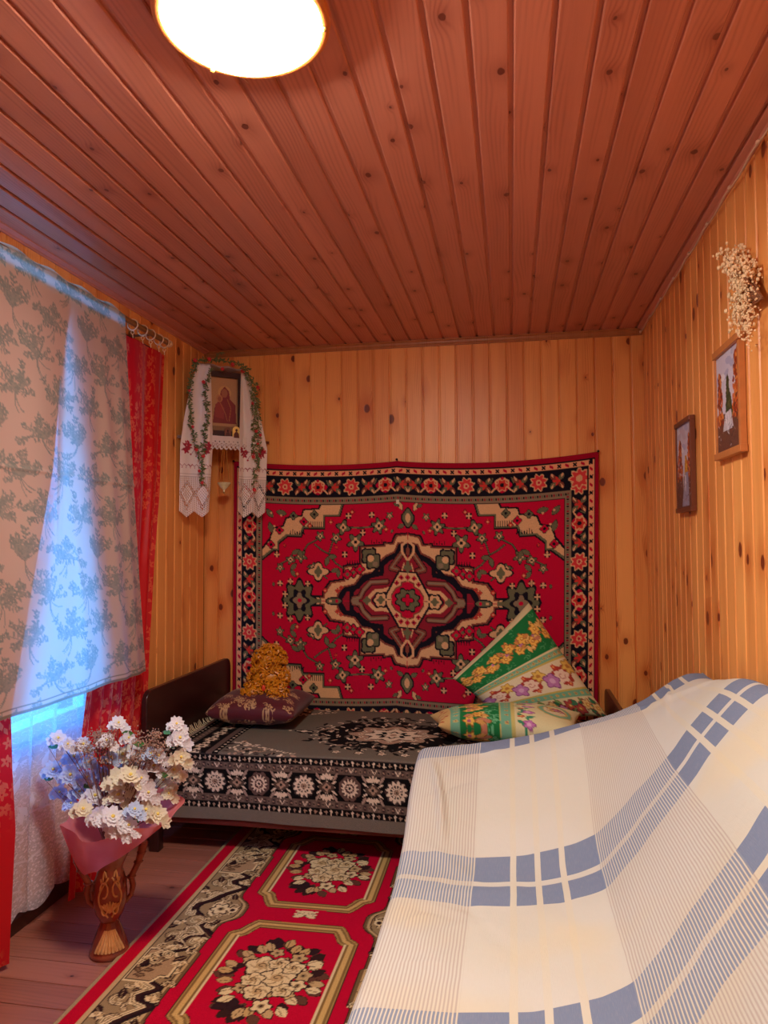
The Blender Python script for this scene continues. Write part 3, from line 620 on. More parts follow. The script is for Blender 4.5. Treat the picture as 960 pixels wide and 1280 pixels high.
# woven spread over the bed: s = distance from the wall edge, falls over the front
def spread():
    sx0, sx1, L1, L2 = .215, 2.16, .83, .262
    c = Cv(sx0, 0, sx1, L1+L2, .004, (102, 92, 80)); R = random.Random(4); K, BE, B2, PK = (14, 12, 13), (206, 186, 160), (78, 62, 52), (158, 128, 106)
    # top medallion
    cx, cs = 1.165, .43
    for k in range(220):
        a = R.uniform(0, 2*PI); rr = R.uniform(.42, 1.0); rx, ry = .42, .30
        taper = 1-.25*abs(math.cos(a))**6
        x, y = cx+math.cos(a)*rx*rr, cs+math.sin(a)*ry*rr*taper
        c.leaf(x, y, R.uniform(0, 6.28), .05, .020, K, None)
    c.blob(cx, cs, .34, .225, 0, K, 8, .06)
    for k in range(150):
        a = R.uniform(0, 2*PI); rr = R.uniform(.5, .98); x, y = cx+math.cos(a)*.36*rr, cs+math.sin(a)*.24*rr
        c.leaf(x, y, R.uniform(0, 6.28), .036, .012, R.choice([BE, PK, (118, 100, 86)]), None)
    for k in range(28):
        a = 2*PI*k/28; c.curl(cx+math.cos(a)*.37, cs+math.sin(a)*.255, .02, a, 4, .006, BE)
    for s_ in (-1, 1):
        c.blob(cx+s_*.43, cs, .05, .02, 0, K, 0); c.blob(cx+s_*.43, cs, .03, .012, 0, BE, 4, .3); c.circ(cx+s_*.5, cs, .008, BE)
        for j in range(3): c.flower(cx+s_*.1*j, cs+.30, .016, 5, BE, PK, K); c.flower(cx+s_*.1*j, cs-.30, .014, 5, BE, PK, K)
    c.blob(cx, cs, .20, .145, 0, K, 8, .13); c.blob(cx, cs, .188, .133, 0, PK, 8, .13); c.blob(cx, cs, .13, .095, 0, B2, 8, .1); c.blob(cx, cs, .12, .085, 0, BE, 8, .16); c.blob(cx, cs, .07, .05, 0, K, 8, .2); c.flower(cx, cs, .04, 8, BE, PK, K)
    for j in range(16): a = j*2*PI/16; c.flower(cx+math.cos(a)*.155, cs+math.sin(a)*.108, .012, 4, BE, K)
    # ends: bands and corner ornaments
    for e in (0, 1):
        X = (lambda t: sx0+t) if e == 0 else (lambda t: sx1-t)
        rr_ = lambda a, b, y0, y1, cc: c.rect(min(X(a), X(b)), y0, max(X(a), X(b)), y1, cc)
        rr_(0, .018, 0, L1, (150, 132, 116)); rr_(.018, .05, 0, L1, K); rr_(.05, .085, 0, L1, (92, 74, 66)); rr_(.085, .19, 0, L1, K); rr_(.19, .22, 0, L1, (92, 74, 66)); rr_(.22, .245, 0, L1, K)
        for k in range(14):
            y = .03+k*.1
            c.blob(X(.137), y, .036, .036, 0, B2, 8, .1); c.flower(X(.137), y, .026, 8, BE, B2, None); c.leaf(X(.137), y+.03, 1.2, .04, .014, BE); c.leaf(X(.137), y+.03, 1.9, .04, .014, BE)
            for j in range(3): c.circ(X(.034), y+j*.033, .006, BE); c.circ(X(.067), y+j*.033, .006, PK); c.circ(X(.232), y+j*.033, .006, BE)
        for y in (.10, L1-.10):     # corner clouds of small leaves
            s_ = 1 if y < .3 else -1
            for k in range(90):
                a = R.uniform(0, .34)*(1 if True else 0); b = R.uniform(0, .13)
                if a/.36+b/.15 < 1.05: c.leaf(X(.25+a), (y-.10*s_)+s_*b*1.35, R.uniform(0, 6.28), .03, .013, R.choice([BE, PK, (58, 40, 38), K, BE]), None)
            for t in range(10): c.curl(X(.27+t*.033), (y-.1*s_)+s_*(.175-.014*t), .015, 0, 4.5, .006, BE)
    # front border hanging over the edge
    t0 = L1-.012
    c.rect(sx0, t0-.004, sx1, t0, (60, 48, 44))
    def arrows(s):
        c.rect(sx0, s, sx1, s+.027, K)
        for k in range(90):
            x = sx0+.011+k*.0225
            if k % 2: c.line([(x, s+.004), (x, s+.023)], .004, BE); yy = s+.009 if k % 4 == 1 else s+.018; c.leaf(x-.007, yy, 0, .014, .008, BE)
            else: c.blob(x, s+.0135, .006, .006, 0, PK, 4, .4)
    def small(s):
        c.rect(sx0, s, sx1, s+.032, (92, 76, 66))
        for k in range(100):
            x = sx0+.01+k*.0197; c.rect(x-.006, s+.006, x+.006, s+.026, (60, 44, 42) if k % 2 else (112, 92, 80))
            if k % 5 == 2: c.line([(x-.01, s+.008), (x, s+.024), (x+.01, s+.008)], .004, BE)
            else: c.circ(x, s+.016, .0035, K if k % 2 == 0 else PK)
    arrows(t0); small(t0+.027); c.rect(sx0, t0+.059, sx1, t0+.170, K); small(t0+.170); arrows(t0+.202)
    c.rect(sx0, t0+.229, sx1, L1+L2, (108, 98, 86))
    mid = t0+.1145
    for k in range(-4, 8):
        x = .849+.1975*k
        if k % 2 == 0:
            c.blob(x, mid, .047, .047, 0, (60, 46, 44), 8, .06); c.blob(x, mid, .040, .040, .2, BE, 12, .16); c.circ(x, mid, .027, (44, 30, 32)); c.blob(x, mid, .022, .022, 0, BE, 12, .3); c.circ(x, mid, .012, K); c.flower(x, mid, .010, 8, PK, K)
        else:
            c.blob(x, mid, .047, .05, .39, (92, 70, 62), 8, .05); c.circ(x, mid, .037, (64, 42, 40)); c.blob(x, mid, .032, .032, 0, BE, 14, .2); c.circ(x, mid, .02, (78, 52, 48)); c.flower(x, mid, .013, 8, BE, K)
        xd = x+.0987
        c.poly([(xd-.04, mid), (xd, mid-.027), (xd+.04, mid), (xd, mid+.027)], BE); c.blob(xd, mid, .032, .022, 0, B2, 4, .08); c.blob(xd, mid, .016, .014, 0, PK, 4, .2); c.circ(xd, mid, .006, K)
        for s_ in (-1, 1):
            for t_ in (-1.0, -.5, 0, .5, 1.0): c.leaf(xd+t_*.012, mid+s_*.030, s_*PI/2-s_*t_*.75, .030-.006*abs(t_), .012, BE)
            for t_ in (-1, 1): c.leaf(xd+t_*.026, mid+s_*.026, math.atan2(s_*.9, t_*.6), .040, .012, (150, 126, 110)); c.leaf(xd+t_*.02, mid+s_*.012, math.atan2(s_*.6, t_*.9), .03, .008, BE)
    return c, L1, L2
c, L1, L2 = spread(); s = c.Y; R_ = .022
t = s-(L1-R_*PI/4)
yw = np.where(t < 0, D-.06-s*1.0, 0); yF = BY0-.016
# flat top, rounded front fold, then hanging
ys_ = D-.075-s; yfold = yF+R_; ang = np.clip((yfold-ys_)/R_, 0, PI/2); over = np.clip((yfold-ys_)-R_*PI/2, 0, 9)
PYs = np.where(ys_ > yfold, ys_, yfold-R_*np.sin(ang)); PZs = BZ+.004+np.where(ys_ > yfold, 0, -R_*(1-np.cos(ang)))-over
PYs = PYs-over*.03+.003*np.sin(c.X*14)*np.clip(over*6, 0, 1); PZs = PZs+.0025*np.sin(c.X*7+1)*np.sin(s*9)+.006*np.sin(c.X*3.2)*np.clip(over*5, 0, 1)
sp_root = empty('bedspread', (1.2, 3.3, BZ), 'grey-brown woven bedspread with black rosette border falling over the front of the bed', 'bedspread')
place(link('cover', gridmesh('cover', np.stack([c.X, PYs, PZs], -1), M['spread'], c.A[::1], thick=(0, 0, -.004))), sp_root)
m = MB(); R = random.Random(2)
for k in range(46):
    y = 2.96+k*.0178; x = .217; l = R.uniform(.035, .055)
    m.tube([(x, y, BZ+.004), (x-.012, y+R.uniform(-.006, .006), BZ+.009), (x-.02-R.uniform(0, .006), y+R.uniform(-.012, .012), BZ+.008+l*.5)], [.003, .0026, .0012], 4)
o = m.mk('fringe', plain('cream_fringe', (206, 188, 150), .9), sp_root); tag(o, 'cream tasselled fringe along the headboard end')
# ------------------------------------------------------------------ pillows
def pillow(name, cor, th, mat, canvas, puff=.5, n_=60, sag=0.0, edge=.07):
    """cor: four corners (u0v0,u1v0,u1v1,u0v1); canvas colours over u,v in 0..1"""
    a, b, c_, d = [np.array(p, float) for p in cor]; nrm = np.cross(b-a, d-a); nrm /= np.linalg.norm(nrm)
    g = np.linspace(0, 1, n_); U, V = np.meshgrid(g, g); parts = []; cols = []
    bulge = (1-np.abs(2*U-1)**2.6)**puff*(1-np.abs(2*V-1)**2.6)**puff
    pin = lambda w: edge*np.sin(PI*w)
    U2 = U+(.5-U)*pin(V)*1.0; V2 = V+(.5-V)*pin(U)*1.0
    base = (a[None, None]*((1-U2)*(1-V2))[..., None]+b*(U2*(1-V2))[..., None]+c_*(U2*V2)[..., None]+d*((1-U2)*V2)[..., None])
    wr = .004*np.sin(U*23+V*9)*np.sin(V*17-U*6)*(1-bulge)*4*bulge
    P1 = base+nrm*(bulge*th/2+wr)[..., None]; P2 = base-nrm*(bulge*th/2)[..., None]
    cc = canvas.A; jj = (V*(cc.shape[0]-1)).round().astype(int); ii = (U*(cc.shape[1]-1)).round().astype(int); C1 = cc[jj, ii]
    N = n_*n_; idx = np.arange(N).reshape(n_, n_); q = np.stack([idx[:-1, :-1], idx[:-1, 1:], idx[1:, 1:], idx[1:, :-1]], -1).reshape(-1, 4)
    inner = np.ones((n_, n_), bool); inner[0] = inner[-1] = False; inner[:, 0] = inner[:, -1] = False
    map2 = idx.copy(); map2[inner] = N+np.arange(inner.sum())
    q2 = np.stack([map2[:-1, :-1], map2[1:, :-1], map2[1:, 1:], map2[:-1, 1:]], -1).reshape(-1, 4)
    Vv = np.concatenate([P1.reshape(-1, 3), P2[inner]]); CC = np.concatenate([C1.reshape(-1, 3), C1[inner]]); Q = np.concatenate([q, q2])
    me = bpy.data.meshes.new(name); me.from_pydata(Vv.tolist(), [], Q.tolist()); ca = me.color_attributes.new('Col', 'FLOAT_COLOR', 'POINT')
    ca.data.foreach_set('color', np.concatenate([CC, np.ones((len(CC), 1))], 1).astype(np.float32).ravel()); me.materials.append(mat); me.shade_smooth(); me.update(); return link(name, me)
GR, GRD, AQ, CM, GD, PI_, RD = (26, 118, 58), (16, 88, 46), (120, 178, 142), (222, 210, 160), (226, 176, 78), (190, 120, 160), (160, 50, 48)
def band_flowers(c, y, hh, R, x0=0., x1=1., gold=True):
    n_ = int((x1-x0)/.085)
    for k in range(n_+1):
        x = x0+(x1-x0)*(k+.5)/(n_+1)
        for j in range(5): c.leaf(x, y+R.uniform(-.3, .3)*hh, R.uniform(0, 6.28), .075, .036, R.choice([(214, 160, 84), (232, 190, 110), (196, 128, 96), (206, 140, 70)] if gold else [(60, 130, 90), (40, 110, 70), (120, 160, 90)]), (150, 96, 40) if gold else (150, 60, 60), .004)
        c.flower(x, y+(.18 if k % 2 else -.2)*hh, .042, 6, (236, 186, 84) if gold else R.choice([(206, 140, 180), (222, 190, 120), (190, 80, 70)]), (196, 120, 50), (150, 90, 40) if gold else (130, 40, 50), R.uniform(0, 3), (236, 210, 120))
        if gold and k % 2: c.blob(x+.04, y, .02, .018, 0, PI_, 5, .2)
def green_canvas(seed, kind):
    R = random.Random(seed); c = Cv(0, 0, 1, 1, .008, CM)
    if kind == 0:
        c.rect(0, 0, 1, .05, (214, 200, 150)); c.rect(0, .05, 1, .40, GR)
        for k in range(40): c.curl(R.uniform(0, 1), R.choice([R.uniform(.06, .12), R.uniform(.33, .39)]), .025, R.uniform(0, 6), 4, .006, (84, 160, 100))
        band_flowers(c, .23, .2, R); c.rect(0, .40, 1, .405, CM); c.rect(0, .41, 1, .48, AQ)
        for k in range(16): c.flower(.03+k*.062, .445, .014, 5, (206, 176, 96), (160, 110, 90), None); c.curl(.06+k*.062, .445, .016, 0, 4, .005, (206, 190, 130))
        c.rect(0, .48, 1, .49, (200, 180, 90)); c.rect(0, .49, 1, .76, (226, 214, 176))
        for x, y in ((.16, .62), (.50, .62), (.83, .62)):
            for j in range(7): c.leaf(x, y, j*.9, .09, .04, (66, 120, 84), (40, 90, 60), .003)
            c.blob(x, y, .10, .085, 0, (168, 60, 48), 7, .12); c.blob(x-.01, y+.01, .068, .06, 0, (232, 206, 180), 6, .15); c.curl(x-.01, y+.01, .035, 0, 6, .006, (190, 120, 110))
            c.flower(x-.13, y+.03, .06, 5, (188, 124, 176), (214, 170, 200), (140, 80, 130)); c.flower(x+.11, y-.05, .052, 6, (226, 190, 92), (190, 130, 60), (180, 140, 60)); c.flower(x-.03, y-.085, .022, 5, (196, 70, 50), (226, 160, 90), None); c.flower(x+.02, y+.09, .022, 5, (190, 60, 50), (226, 160, 90), None)
        c.rect(0, .76, 1, .77, (200, 180, 90)); c.rect(0, .77, 1, .83, AQ)
        for k in range(16): c.flower(.03+k*.062, .80, .013, 5, (206, 176, 96), (160, 110, 90), None)
        c.rect(0, .83, 1, 1, CM); band_flowers(c, .92, .1, R, gold=False)
    else:
        c.A[:] = lin(CM); 
        c.rect(0, 0, .10, 1, (214, 176, 110)); c.rect(.10, 0, .17, 1, AQ); c.rect(.17, 0, .46, 1, GR); c.rect(.46, 0, .48, 1, (206, 190, 110)); c.rect(.48, 0, .55, 1, AQ); c.rect(.55, 0, .57, 1, (206, 190, 110)); c.rect(.57, 0, 1, 1, (222, 212, 160))
        for k in range(50): c.curl(R.uniform(.34, .45), R.uniform(0, 1), .03, R.uniform(0, 6), 4, .007, (110, 186, 130))
        for k in range(10):
            y = .05+k*.1
            for j in range(5): c.leaf(.27+R.uniform(-.06, .06), y, R.uniform(0, 6.28), .085, .045, R.choice([(214, 160, 84), (232, 190, 110), (196, 128, 96)]), (150, 96, 40), .004)
            c.flower(.24 if k % 2 else .30, y, .036, 6, (236, 186, 84), (180, 90, 130) if k % 2 else (196, 120, 50), (150, 90, 40))
            c.flower(.515, y, .016, 5, (206, 176, 96), (160, 110, 90)); c.flower(.135, y, .016, 5, (214, 190, 110), (160, 110, 90)); c.leaf(.05, y, R.uniform(0, 6), .06, .03, (190, 90, 60))
            for j in range(4): c.leaf(.64+R.uniform(-.02, .02), y, R.uniform(0, 6), .06, .028, (60, 140, 100))
            if k % 2: c.flower(.67, y, .034, 5, (198, 122, 176), (226, 180, 200), (150, 80, 130))
            else: c.flower(.62, y, .022, 5, (190, 70, 50), (226, 170, 90))
        c.blob(.86, .5, .12, .24, 0, (200, 176, 96)); c.blob(.86, .5, .11, .22, 0, AQ); c.blob(.86, .5, .085, .18, 0, (206, 176, 96)); c.blob(.86, .5, .075, .165, 0, (222, 212, 170))
        for j in range(12): c.flower(.86+R.uniform(-.04, .05), .5+R.uniform(-.11, .11), .024, 5, R.choice([(186, 60, 60), (196, 130, 170), (226, 190, 90)]), (226, 200, 120), (110, 60, 50))
    return c
pA = at(661, 753, 1, 3.66); pB = at(566, 848, 1, 3.50); pC = at(760, 896, 1, 3.50); pD = np.array([1.66, 3.46, .50])
o = pillow('pillow', (pB, pA, pC, pD), .20, M['pillow'], green_canvas(3, 0), .5, 120, edge=.035)
tag(o, 'green and cream flowered pillow standing on its corner against the wall carpet', 'pillow')
o = pillow('pillow', ([1.335, 3.33, .535], [2.02, 3.36, .565], [1.98, 2.97, .555], [1.39, 3.17, .53]), .16, M['pillow'], green_canvas(5, 1), .55, 110, edge=.06)
o.data.flip_normals() if False else None
tag(o, 'green and cream flowered pillow lying flat under the upright one', 'pillow')
# dark red cushion with baroque pattern
def red_canvas():
    c = Cv(0, 0, 1, 1, .008, (94, 14, 28)); R = random.Random(9)
    for k in range(60):
        x, y = R.uniform(0, 1), R.uniform(0, 1)
        c.blob(x, y, .032, .032, 0, (206, 164, 116), 5, .3); c.circ(x, y, .02, (94, 14, 28)); c.circ(x, y, .010, (206, 164, 116))
        for j in range(4): a = R.uniform(0, 6); c.curl(x+math.cos(a)*.05, y+math.sin(a)*.05, .03, a, 4.5, .010, (204, 160, 112))
    return c
o = pillow('cushion', ([.23, 3.64, .53], [.69, 3.66, .53], [.70, 3.25, .525], [.26, 3.24, .525]), .15, vcol('brocade', .6, .8, True, .5, .4, .15), red_canvas(), .42, 130, edge=.03)
tag(o, 'dark red cushion with beige baroque pattern lying at the headboard end of the bed', 'cushion')
# golden plush toy sitting on it
fur = NT('golden_fur'); nz = fur.noise(fur.obj(), 60, 3); fur.set(Base_Color=fur.mix(nz, tuple(lin((156, 82, 8))), tuple(lin((236, 156, 30)))), Roughness=.38, Specular_IOR_Level=.6); fur = fur.mat
toy = empty('plush_toy', (.50, 3.46, .59), 'curly golden plush toy sitting on the dark red cushion', 'soft toy')
def furry(name, c_, r, sc, n_, seed, curl=.014):
    R = random.Random(seed); m = MB().ball(c_, r*.86, 14, 10, sc)
    for k in range(n_):
        z = R.uniform(-1, 1); a = R.uniform(0, 2*PI); q = math.sqrt(1-z*z); d = Vector((q*math.cos(a), q*math.sin(a), z))
        p = Vector(c_)+Vector((d.x*r*sc[0], d.y*r*sc[1], d.z*r*sc[2]))*.9; e = d.cross(Vector((0, 0, 1))).normalized() if abs(z) < .95 else Vector((1, 0, 0)); g = d.cross(e)
        ph = R.uniform(0, 6); pts = [p+d*(.004*i)*.9+(e*math.cos(ph+i*1.15)+g*math.sin(ph+i*1.15))*curl*.7 for i in range(6)]
        m.tube(pts, [.0045, .006, .0065, .006, .005, .003], 5)
    o = m.mk(name, fur, toy); return o
furry('head', (.505, 3.47, .745), .085, (.98, .9, .92), 170, 1); furry('body', (.50, 3.47, .665), .095, (1.12, .85, .8), 170, 2)
furry('paw', (.447, 3.40, .60), .052, (1.05, 1, .9), 70, 3); furry('paw', (.560, 3.40, .603), .054, (1.05, 1, .95), 70, 4)
tag(MB().ball((.508, 3.372, .628), .011, 10, 6, (1, .7, 1.5)).mk('ribbon', plain('red_ribbon', (216, 66, 30), .5), toy), 'small red-orange ribbon between the paws')
# ------------------------------------------------------------------ sofa under a striped sheet, along the right wall
SX = 1.392
near = np.array([(0, .415), (.36, .405), (.50, .43), (.56, .455), (.64, .555), (.73, .70), (.80, .82), (.87, .91), (.92, .965), (.955, .985), (.985, .97)])
far = np.array([(0, .585), (.22, .610), (.36, .640), (.48, .672), (.58, .70), (.68, .735), (.78, .785), (.86, .845), (.92, .88), (.955, .885), (.985, .88)])
def sheet():
    da = .007; xs_ = np.arange(0, .9851, da); ny_ = 0
    ya, yb = .72, 2.665; ys_ = np.arange(ya, yb+.001, .008)
    Xn, Yn = np.meshgrid(xs_, ys_); zn = np.interp(Xn, near[:, 0], near[:, 1]); zf = np.interp(Xn, far[:, 0], far[:, 1])
    w = np.clip((Yn-2.02)/(2.60-2.02), 0, 1); w = w*w*(3-2*w); Z = zn*(1-w)+zf*w
    Z += np.clip((1.9-Yn), 0, 1)*np.clip(Xn-.5, 0, .4)*.02+.006*np.sin(Yn*5)*np.clip(Xn*5, 0, 1)
    X = SX+Xn+.010*np.sin((Yn-1.2)*3.2)*np.clip(1-Xn*4, 0, 1)-.0
    P = np.stack([X, Yn, Z], -1)
    # hanging parts: front (towards the room) and far end
    kf = 52; kd = .007; front = []
    for i in range(kf, 0, -1):
        d = i*kd; Q = P[:, 0].copy(); Q[:, 2] = np.maximum(Q[:, 2]-d*(Q[:, 2]-.03)/(kf*kd), .03); Q[:, 0] -= .012+.02*d+.007*np.sin(Q[:, 1]*21+2)*min(1, d*8); front.append(Q)
    P = np.concatenate([np.stack(front, 1), P], 1)
    ke = 30; end = []
    for i in range(1, ke+1):
        Q = P[-1].copy(); Q[:, 2] = Q[:, 2]+(.06-Q[:, 2])*i/ke; Q[:, 1] += .012+.001*i+.006*np.sin(Q[:, 0]*18)*i/ke; end.append(Q)
    P = np.concatenate([P, np.stack(end, 0)], 0)
    for _ in range(14):
        Q = P.copy(); Q[1:-1, 1:-1] = .5*P[1:-1, 1:-1]+.125*(P[:-2, 1:-1]+P[2:, 1:-1]+P[1:-1, :-2]+P[1:-1, 2:]); P = Q
    # soft folds
    X, Y, Zz = P[..., 0], P[..., 1], P[..., 2]
    def ridge(p0, p1, wd, amp):
        dx, dy = p1[0]-p0[0], p1[1]-p0[1]; L = math.hypot(dx, dy); t = ((X-p0[0])*dx+(Y-p0[1])*dy)/L**2; d = ((X-p0[0])*dy-(Y-p0[1])*dx)/L
        d = d+.015*np.sin(t*3); return amp*np.exp(-(d/wd)**2)*np.clip(1-(2*t-1)**2, 0, 1)
    rs = random.Random(31)
    for k in range(26):      # short slack creases near the front edge and across the seat
        y = rs.uniform(1.1, 2.5); x = rs.uniform(1.40, 1.50); a = rs.uniform(-.5, .9); L = rs.uniform(.10, .28); Zz = Zz+ridge((x, y), (x+L*math.cos(a), y+L*math.sin(a)), rs.uniform(.010, .022), rs.uniform(.0015, .0045)*rs.choice([-1, 1, 1]))
    for k in range(14):
        y = rs.uniform(1.1, 2.5); x = rs.uniform(1.6, 2.2); a = rs.uniform(.9, 2.2); L = rs.uniform(.2, .5); Zz = Zz+ridge((x, y), (x+L*math.cos(a), y+L*math.sin(a)), rs.uniform(.02, .045), rs.uniform(.002, .005)*rs.choice([-1, 1]))
    Zz = Zz+ridge((2.10, 2.62), (2.345, 2.30), .012, .012)+ridge((1.43, 2.52), (1.50, 2.15), .010, .018)-ridge((1.455, 2.54), (1.53, 2.15), .009, .014)+ridge((1.42, 2.18), (1.62, 2.0), .02, .006)+ridge((1.40, 1.9), (1.75, 1.98), .02, .004)+ridge((1.40, 1.5), (1.7, 1.7), .03, .004)
    Zz = Zz+ridge((2.18, 2.30), (2.28, 2.66), .010, .010)+ridge((2.0, 2.2), (1.95, 1.2), .04, .005)+ridge((1.45, 2.35), (1.95, 2.28), .03, .004)
    P[..., 2] = Zz
    # pattern coordinates: threads follow the cloth
    i0 = kf; sarc = np.concatenate([-np.arange(kf, 0, -1)*kd*1.0, np.concatenate([[0], np.cumsum(np.hypot(np.diff(xs_), np.diff(np.interp(xs_, near[:, 0], near[:, 1]))))])])
    mid = P[:, kf+40]; tarc = np.concatenate([[0], np.cumsum(np.linalg.norm(np.diff(mid, axis=0), axis=1))]); tarc += 2.0-np.interp(2.0, mid[:len(ys_), 1], tarc[:len(ys_)])
    tt = np.where(tarc > 2, 2+(tarc-2)*.955, 2+(tarc-2)*1.02)
    Sg, Tg = np.meshgrid(sarc, tt); Tg = Tg-.05*np.clip((Sg-.2)/.35, 0, 1)*np.clip(1-(Sg-.75)/.2, 0, 1)+np.clip((1.8-Tg)/.4, 0, 1)*(.03-.085*np.clip(Sg, 0, 1.2))
    return P, np.stack([Sg, Tg], -1)
n = NT('striped_sheet'); o = n.sep(n.uv()); s_, t_ = o[0], o[1]
s_ = n.m('ADD', s_, n.m('MULTIPLY', n.m('SUBTRACT', n.noise(n.comb(n.m('MULTIPLY', s_, 6), n.m('MULTIPLY', t_, 6)), 1, 2), .5), .006))
pl = n.m('FLOORED_MODULO', n.m('SUBTRACT', s_, .213), .70); P_ = n.m('LESS_THAN', pl, .35)
tb_ = n.m('ABSOLUTE', n.m('SUBTRACT', n.m('FLOORED_MODULO', n.m('SUBTRACT', t_, 2.003-.3375), .675), .3375))
band = n.m('MULTIPLY', n.m('LESS_THAN', tb_, .122), n.m('GREATER_THAN', tb_, .0125))
gapm = 0
g = None
for a in (.109, .178, .249):
    q = n.m('LESS_THAN', n.m('ABSOLUTE', n.m('SUBTRACT', pl, a)), .0085); g = q if g is None else n.m('MAXIMUM', g, q)
st = n.ss(n.m('SINE', n.m('MULTIPLY', s_, 2*PI/.0085)), -.25, .55)
st2 = n.ss(n.m('SINE', n.m('MULTIPLY', s_, 2*PI/.0085)), -.6, .0)
solid = n.m('MULTIPLY', n.m('MULTIPLY', P_, band), n.m('SUBTRACT', 1.0, g))
notP = n.m('SUBTRACT', 1.0, P_)
bs = n.m('MULTIPLY', n.m('MULTIPLY', notP, band), st2)
ts = n.m('MULTIPLY', n.m('MULTIPLY', notP, n.m('SUBTRACT', 1.0, band)), st)
cream, white_, blue, tan_ = tuple(lin((206, 202, 188))), tuple(lin((210, 207, 197))), tuple(lin((124, 136, 160))), tuple(lin((176, 158, 146)))
ob = n.obj(); nz = n.noise(ob, 2.2, 2); base = n.mix(n.ss(nz, .4, .65), cream, white_)
base = n.mix(n.m('MULTIPLY', n.ss(n.noise(n.vm('ADD', ob, (5.0, 3.0, 1.0)), 3.5, 1), .5, .72), .35), base, tuple(lin((222, 200, 150))))
base = n.mix(n.m('MULTIPLY', n.m('MULTIPLY', g, P_), .18), base, tuple(lin((224, 204, 152))))
cc = n.mix(n.m('MULTIPLY', ts, .62), base, tan_); cc = n.mix(n.m('MAXIMUM', solid, n.m('MULTIPLY', bs, .9)), cc, blue)
weave = n.noise(n.comb(n.m('MULTIPLY', s_, 900), n.m('MULTIPLY', t_, 40)), 1, 2)
cc = n.mix(n.m('MULTIPLY', n.ss(weave, .45, .75), .14), cc, tuple(lin((200, 190, 180))))
n.set(Base_Color=cc, Roughness=.9, Specular_IOR_Level=.1); n.bump(n.m('ADD', weave, n.m('MULTIPLY', n.noise(ob, 30, 3), 2.0)), .0012, .6)
P, UV = sheet(); sh = link('sheet', gridmesh('sheet', P, n.mat, uv=UV)); tag(sh, 'cream and blue striped checked sheet thrown over the sofa in the foreground', 'sheet')
sofa = empty('sofa', (1.9, 1.7, 0), 'low sofa along the right wall wholly covered by the striped sheet', 'sofa')
ms = plain('sofa_upholstery', (196, 160, 96), .9, var=.2)
MB().box((SX+.05, .78, .06), (2.36, 2.60, .22), .01).mk('base', M['dark_wood'], sofa)
MB().box((SX+.04, .80, .225), (1.86, 2.12, .375), .03).mk('seat', ms, sofa)
pr = [(1.88, .225), (2.36, .225), (2.36, .93), (2.30, .90), (2.22, .79), (2.12, .62), (2.03, .48), (1.93, .40), (1.88, .37)]
m = MB(); k = len(pr); m.add([(x, y, z) for y in (.80, 2.12) for x, z in pr], [(i, (i+1) % k, k+(i+1) % k, k+i) for i in range(k)]+[tuple(range(k-1, -1, -1)), tuple(range(k, 2*k))]); m.mk('backrest', ms, sofa, smooth=False)
MB().box((SX+.05, 2.42, .225), (2.34, 2.60, .53), .03).mk('armrest', ms, sofa)
for x in (SX+.08, 2.30):
    for y in (.85, 2.54): MB().box((x, y, 0), (x+.05, y+.05, .06)).mk('leg', M['dark_wood'], sofa)
# ------------------------------------------------------------------ curtain rod, rings and the curtains at the window
RX, RZ = .118, 2.30
rod = empty('curtain_rod', (RX, 1.9, RZ), 'double brass-coloured curtain rod on the left wall above the window', 'curtain rod')
MB().tube([(RX, .80, RZ), (RX, 3.12, RZ)], .0125, 14).mk('rod', M['rod'], rod)
MB().tube([(.062, .80, RZ-.045), (.062, 3.06, RZ-.045)], .010, 12).mk('back_rod', M['rod_dark'], rod)
for y in (.86, 2.98): MB().box((.001, y-.012, RZ-.075), (.02, y+.012, RZ+.02), .002).tube([(.01, y, RZ), (RX, y, RZ)], .006, 8).tube([(.01, y, RZ-.045), (.062, y, RZ-.045)], .006, 8).mk('bracket', M['rod'], rod)
MB().ball((RX, 3.135, RZ), .017, 12, 8).mk('finial', M['ring'], rod)
for i, y in enumerate((2.80, 2.885, 2.955, 3.03, 3.085)):
    r_ = empty('curtain_ring', (RX, y, RZ-.008), ['cream curtain ring nearest the printed cloth', 'second cream curtain ring from the printed cloth', 'middle one of the five cream curtain rings', 'second cream curtain ring from the tip of the rod', 'cream curtain ring nearest the tip of the rod'][i], 'curtain ring', 'cream curtain rings')
    MB().torus((RX, y, RZ-.008), .0235, .0028, 'y', 22, 6).mk('hoop', M['ring'], r_)
    MB().torus((RX, y, RZ-.042), .008, .0018, 'y', 12, 5).tube([(RX, y, RZ-.05), (RX, y+.004, RZ-.066)], .0022, 6).mk('clip', M['ring'], r_)
n = NT('red_damask'); o = n.uv(); vo = n.vor(o, 17); d = n.sep(n.vm('SUBTRACT', o, vo['Position'])); ang = n.m('ARCTAN2', d[0], d[1]); rr = n.m('SQRT', n.m('ADD', n.m('MULTIPLY', d[0], d[0]), n.m('MULTIPLY', d[1], d[1])))
c3 = n.sep(vo['Color']); pet = n.m('MULTIPLY', n.m('ADD', .72, n.m('MULTIPLY', n.m('COSINE', n.m('MULTIPLY', n.m('ADD', ang, c3[0]), 5.0)), .28)), .021)
fm = n.m('MULTIPLY', n.m('LESS_THAN', rr, pet), n.m('GREATER_THAN', rr, .0035))
vo2 = n.vor(n.vm('ADD', o, (3.3, 1.7, 0)), 26); d2 = n.sep(n.vm('SUBTRACT', n.vm('ADD', o, (3.3, 1.7, 0)), vo2['Position'])); a2 = n.m('MULTIPLY', n.sep(vo2['Color'])[1], 6.28)
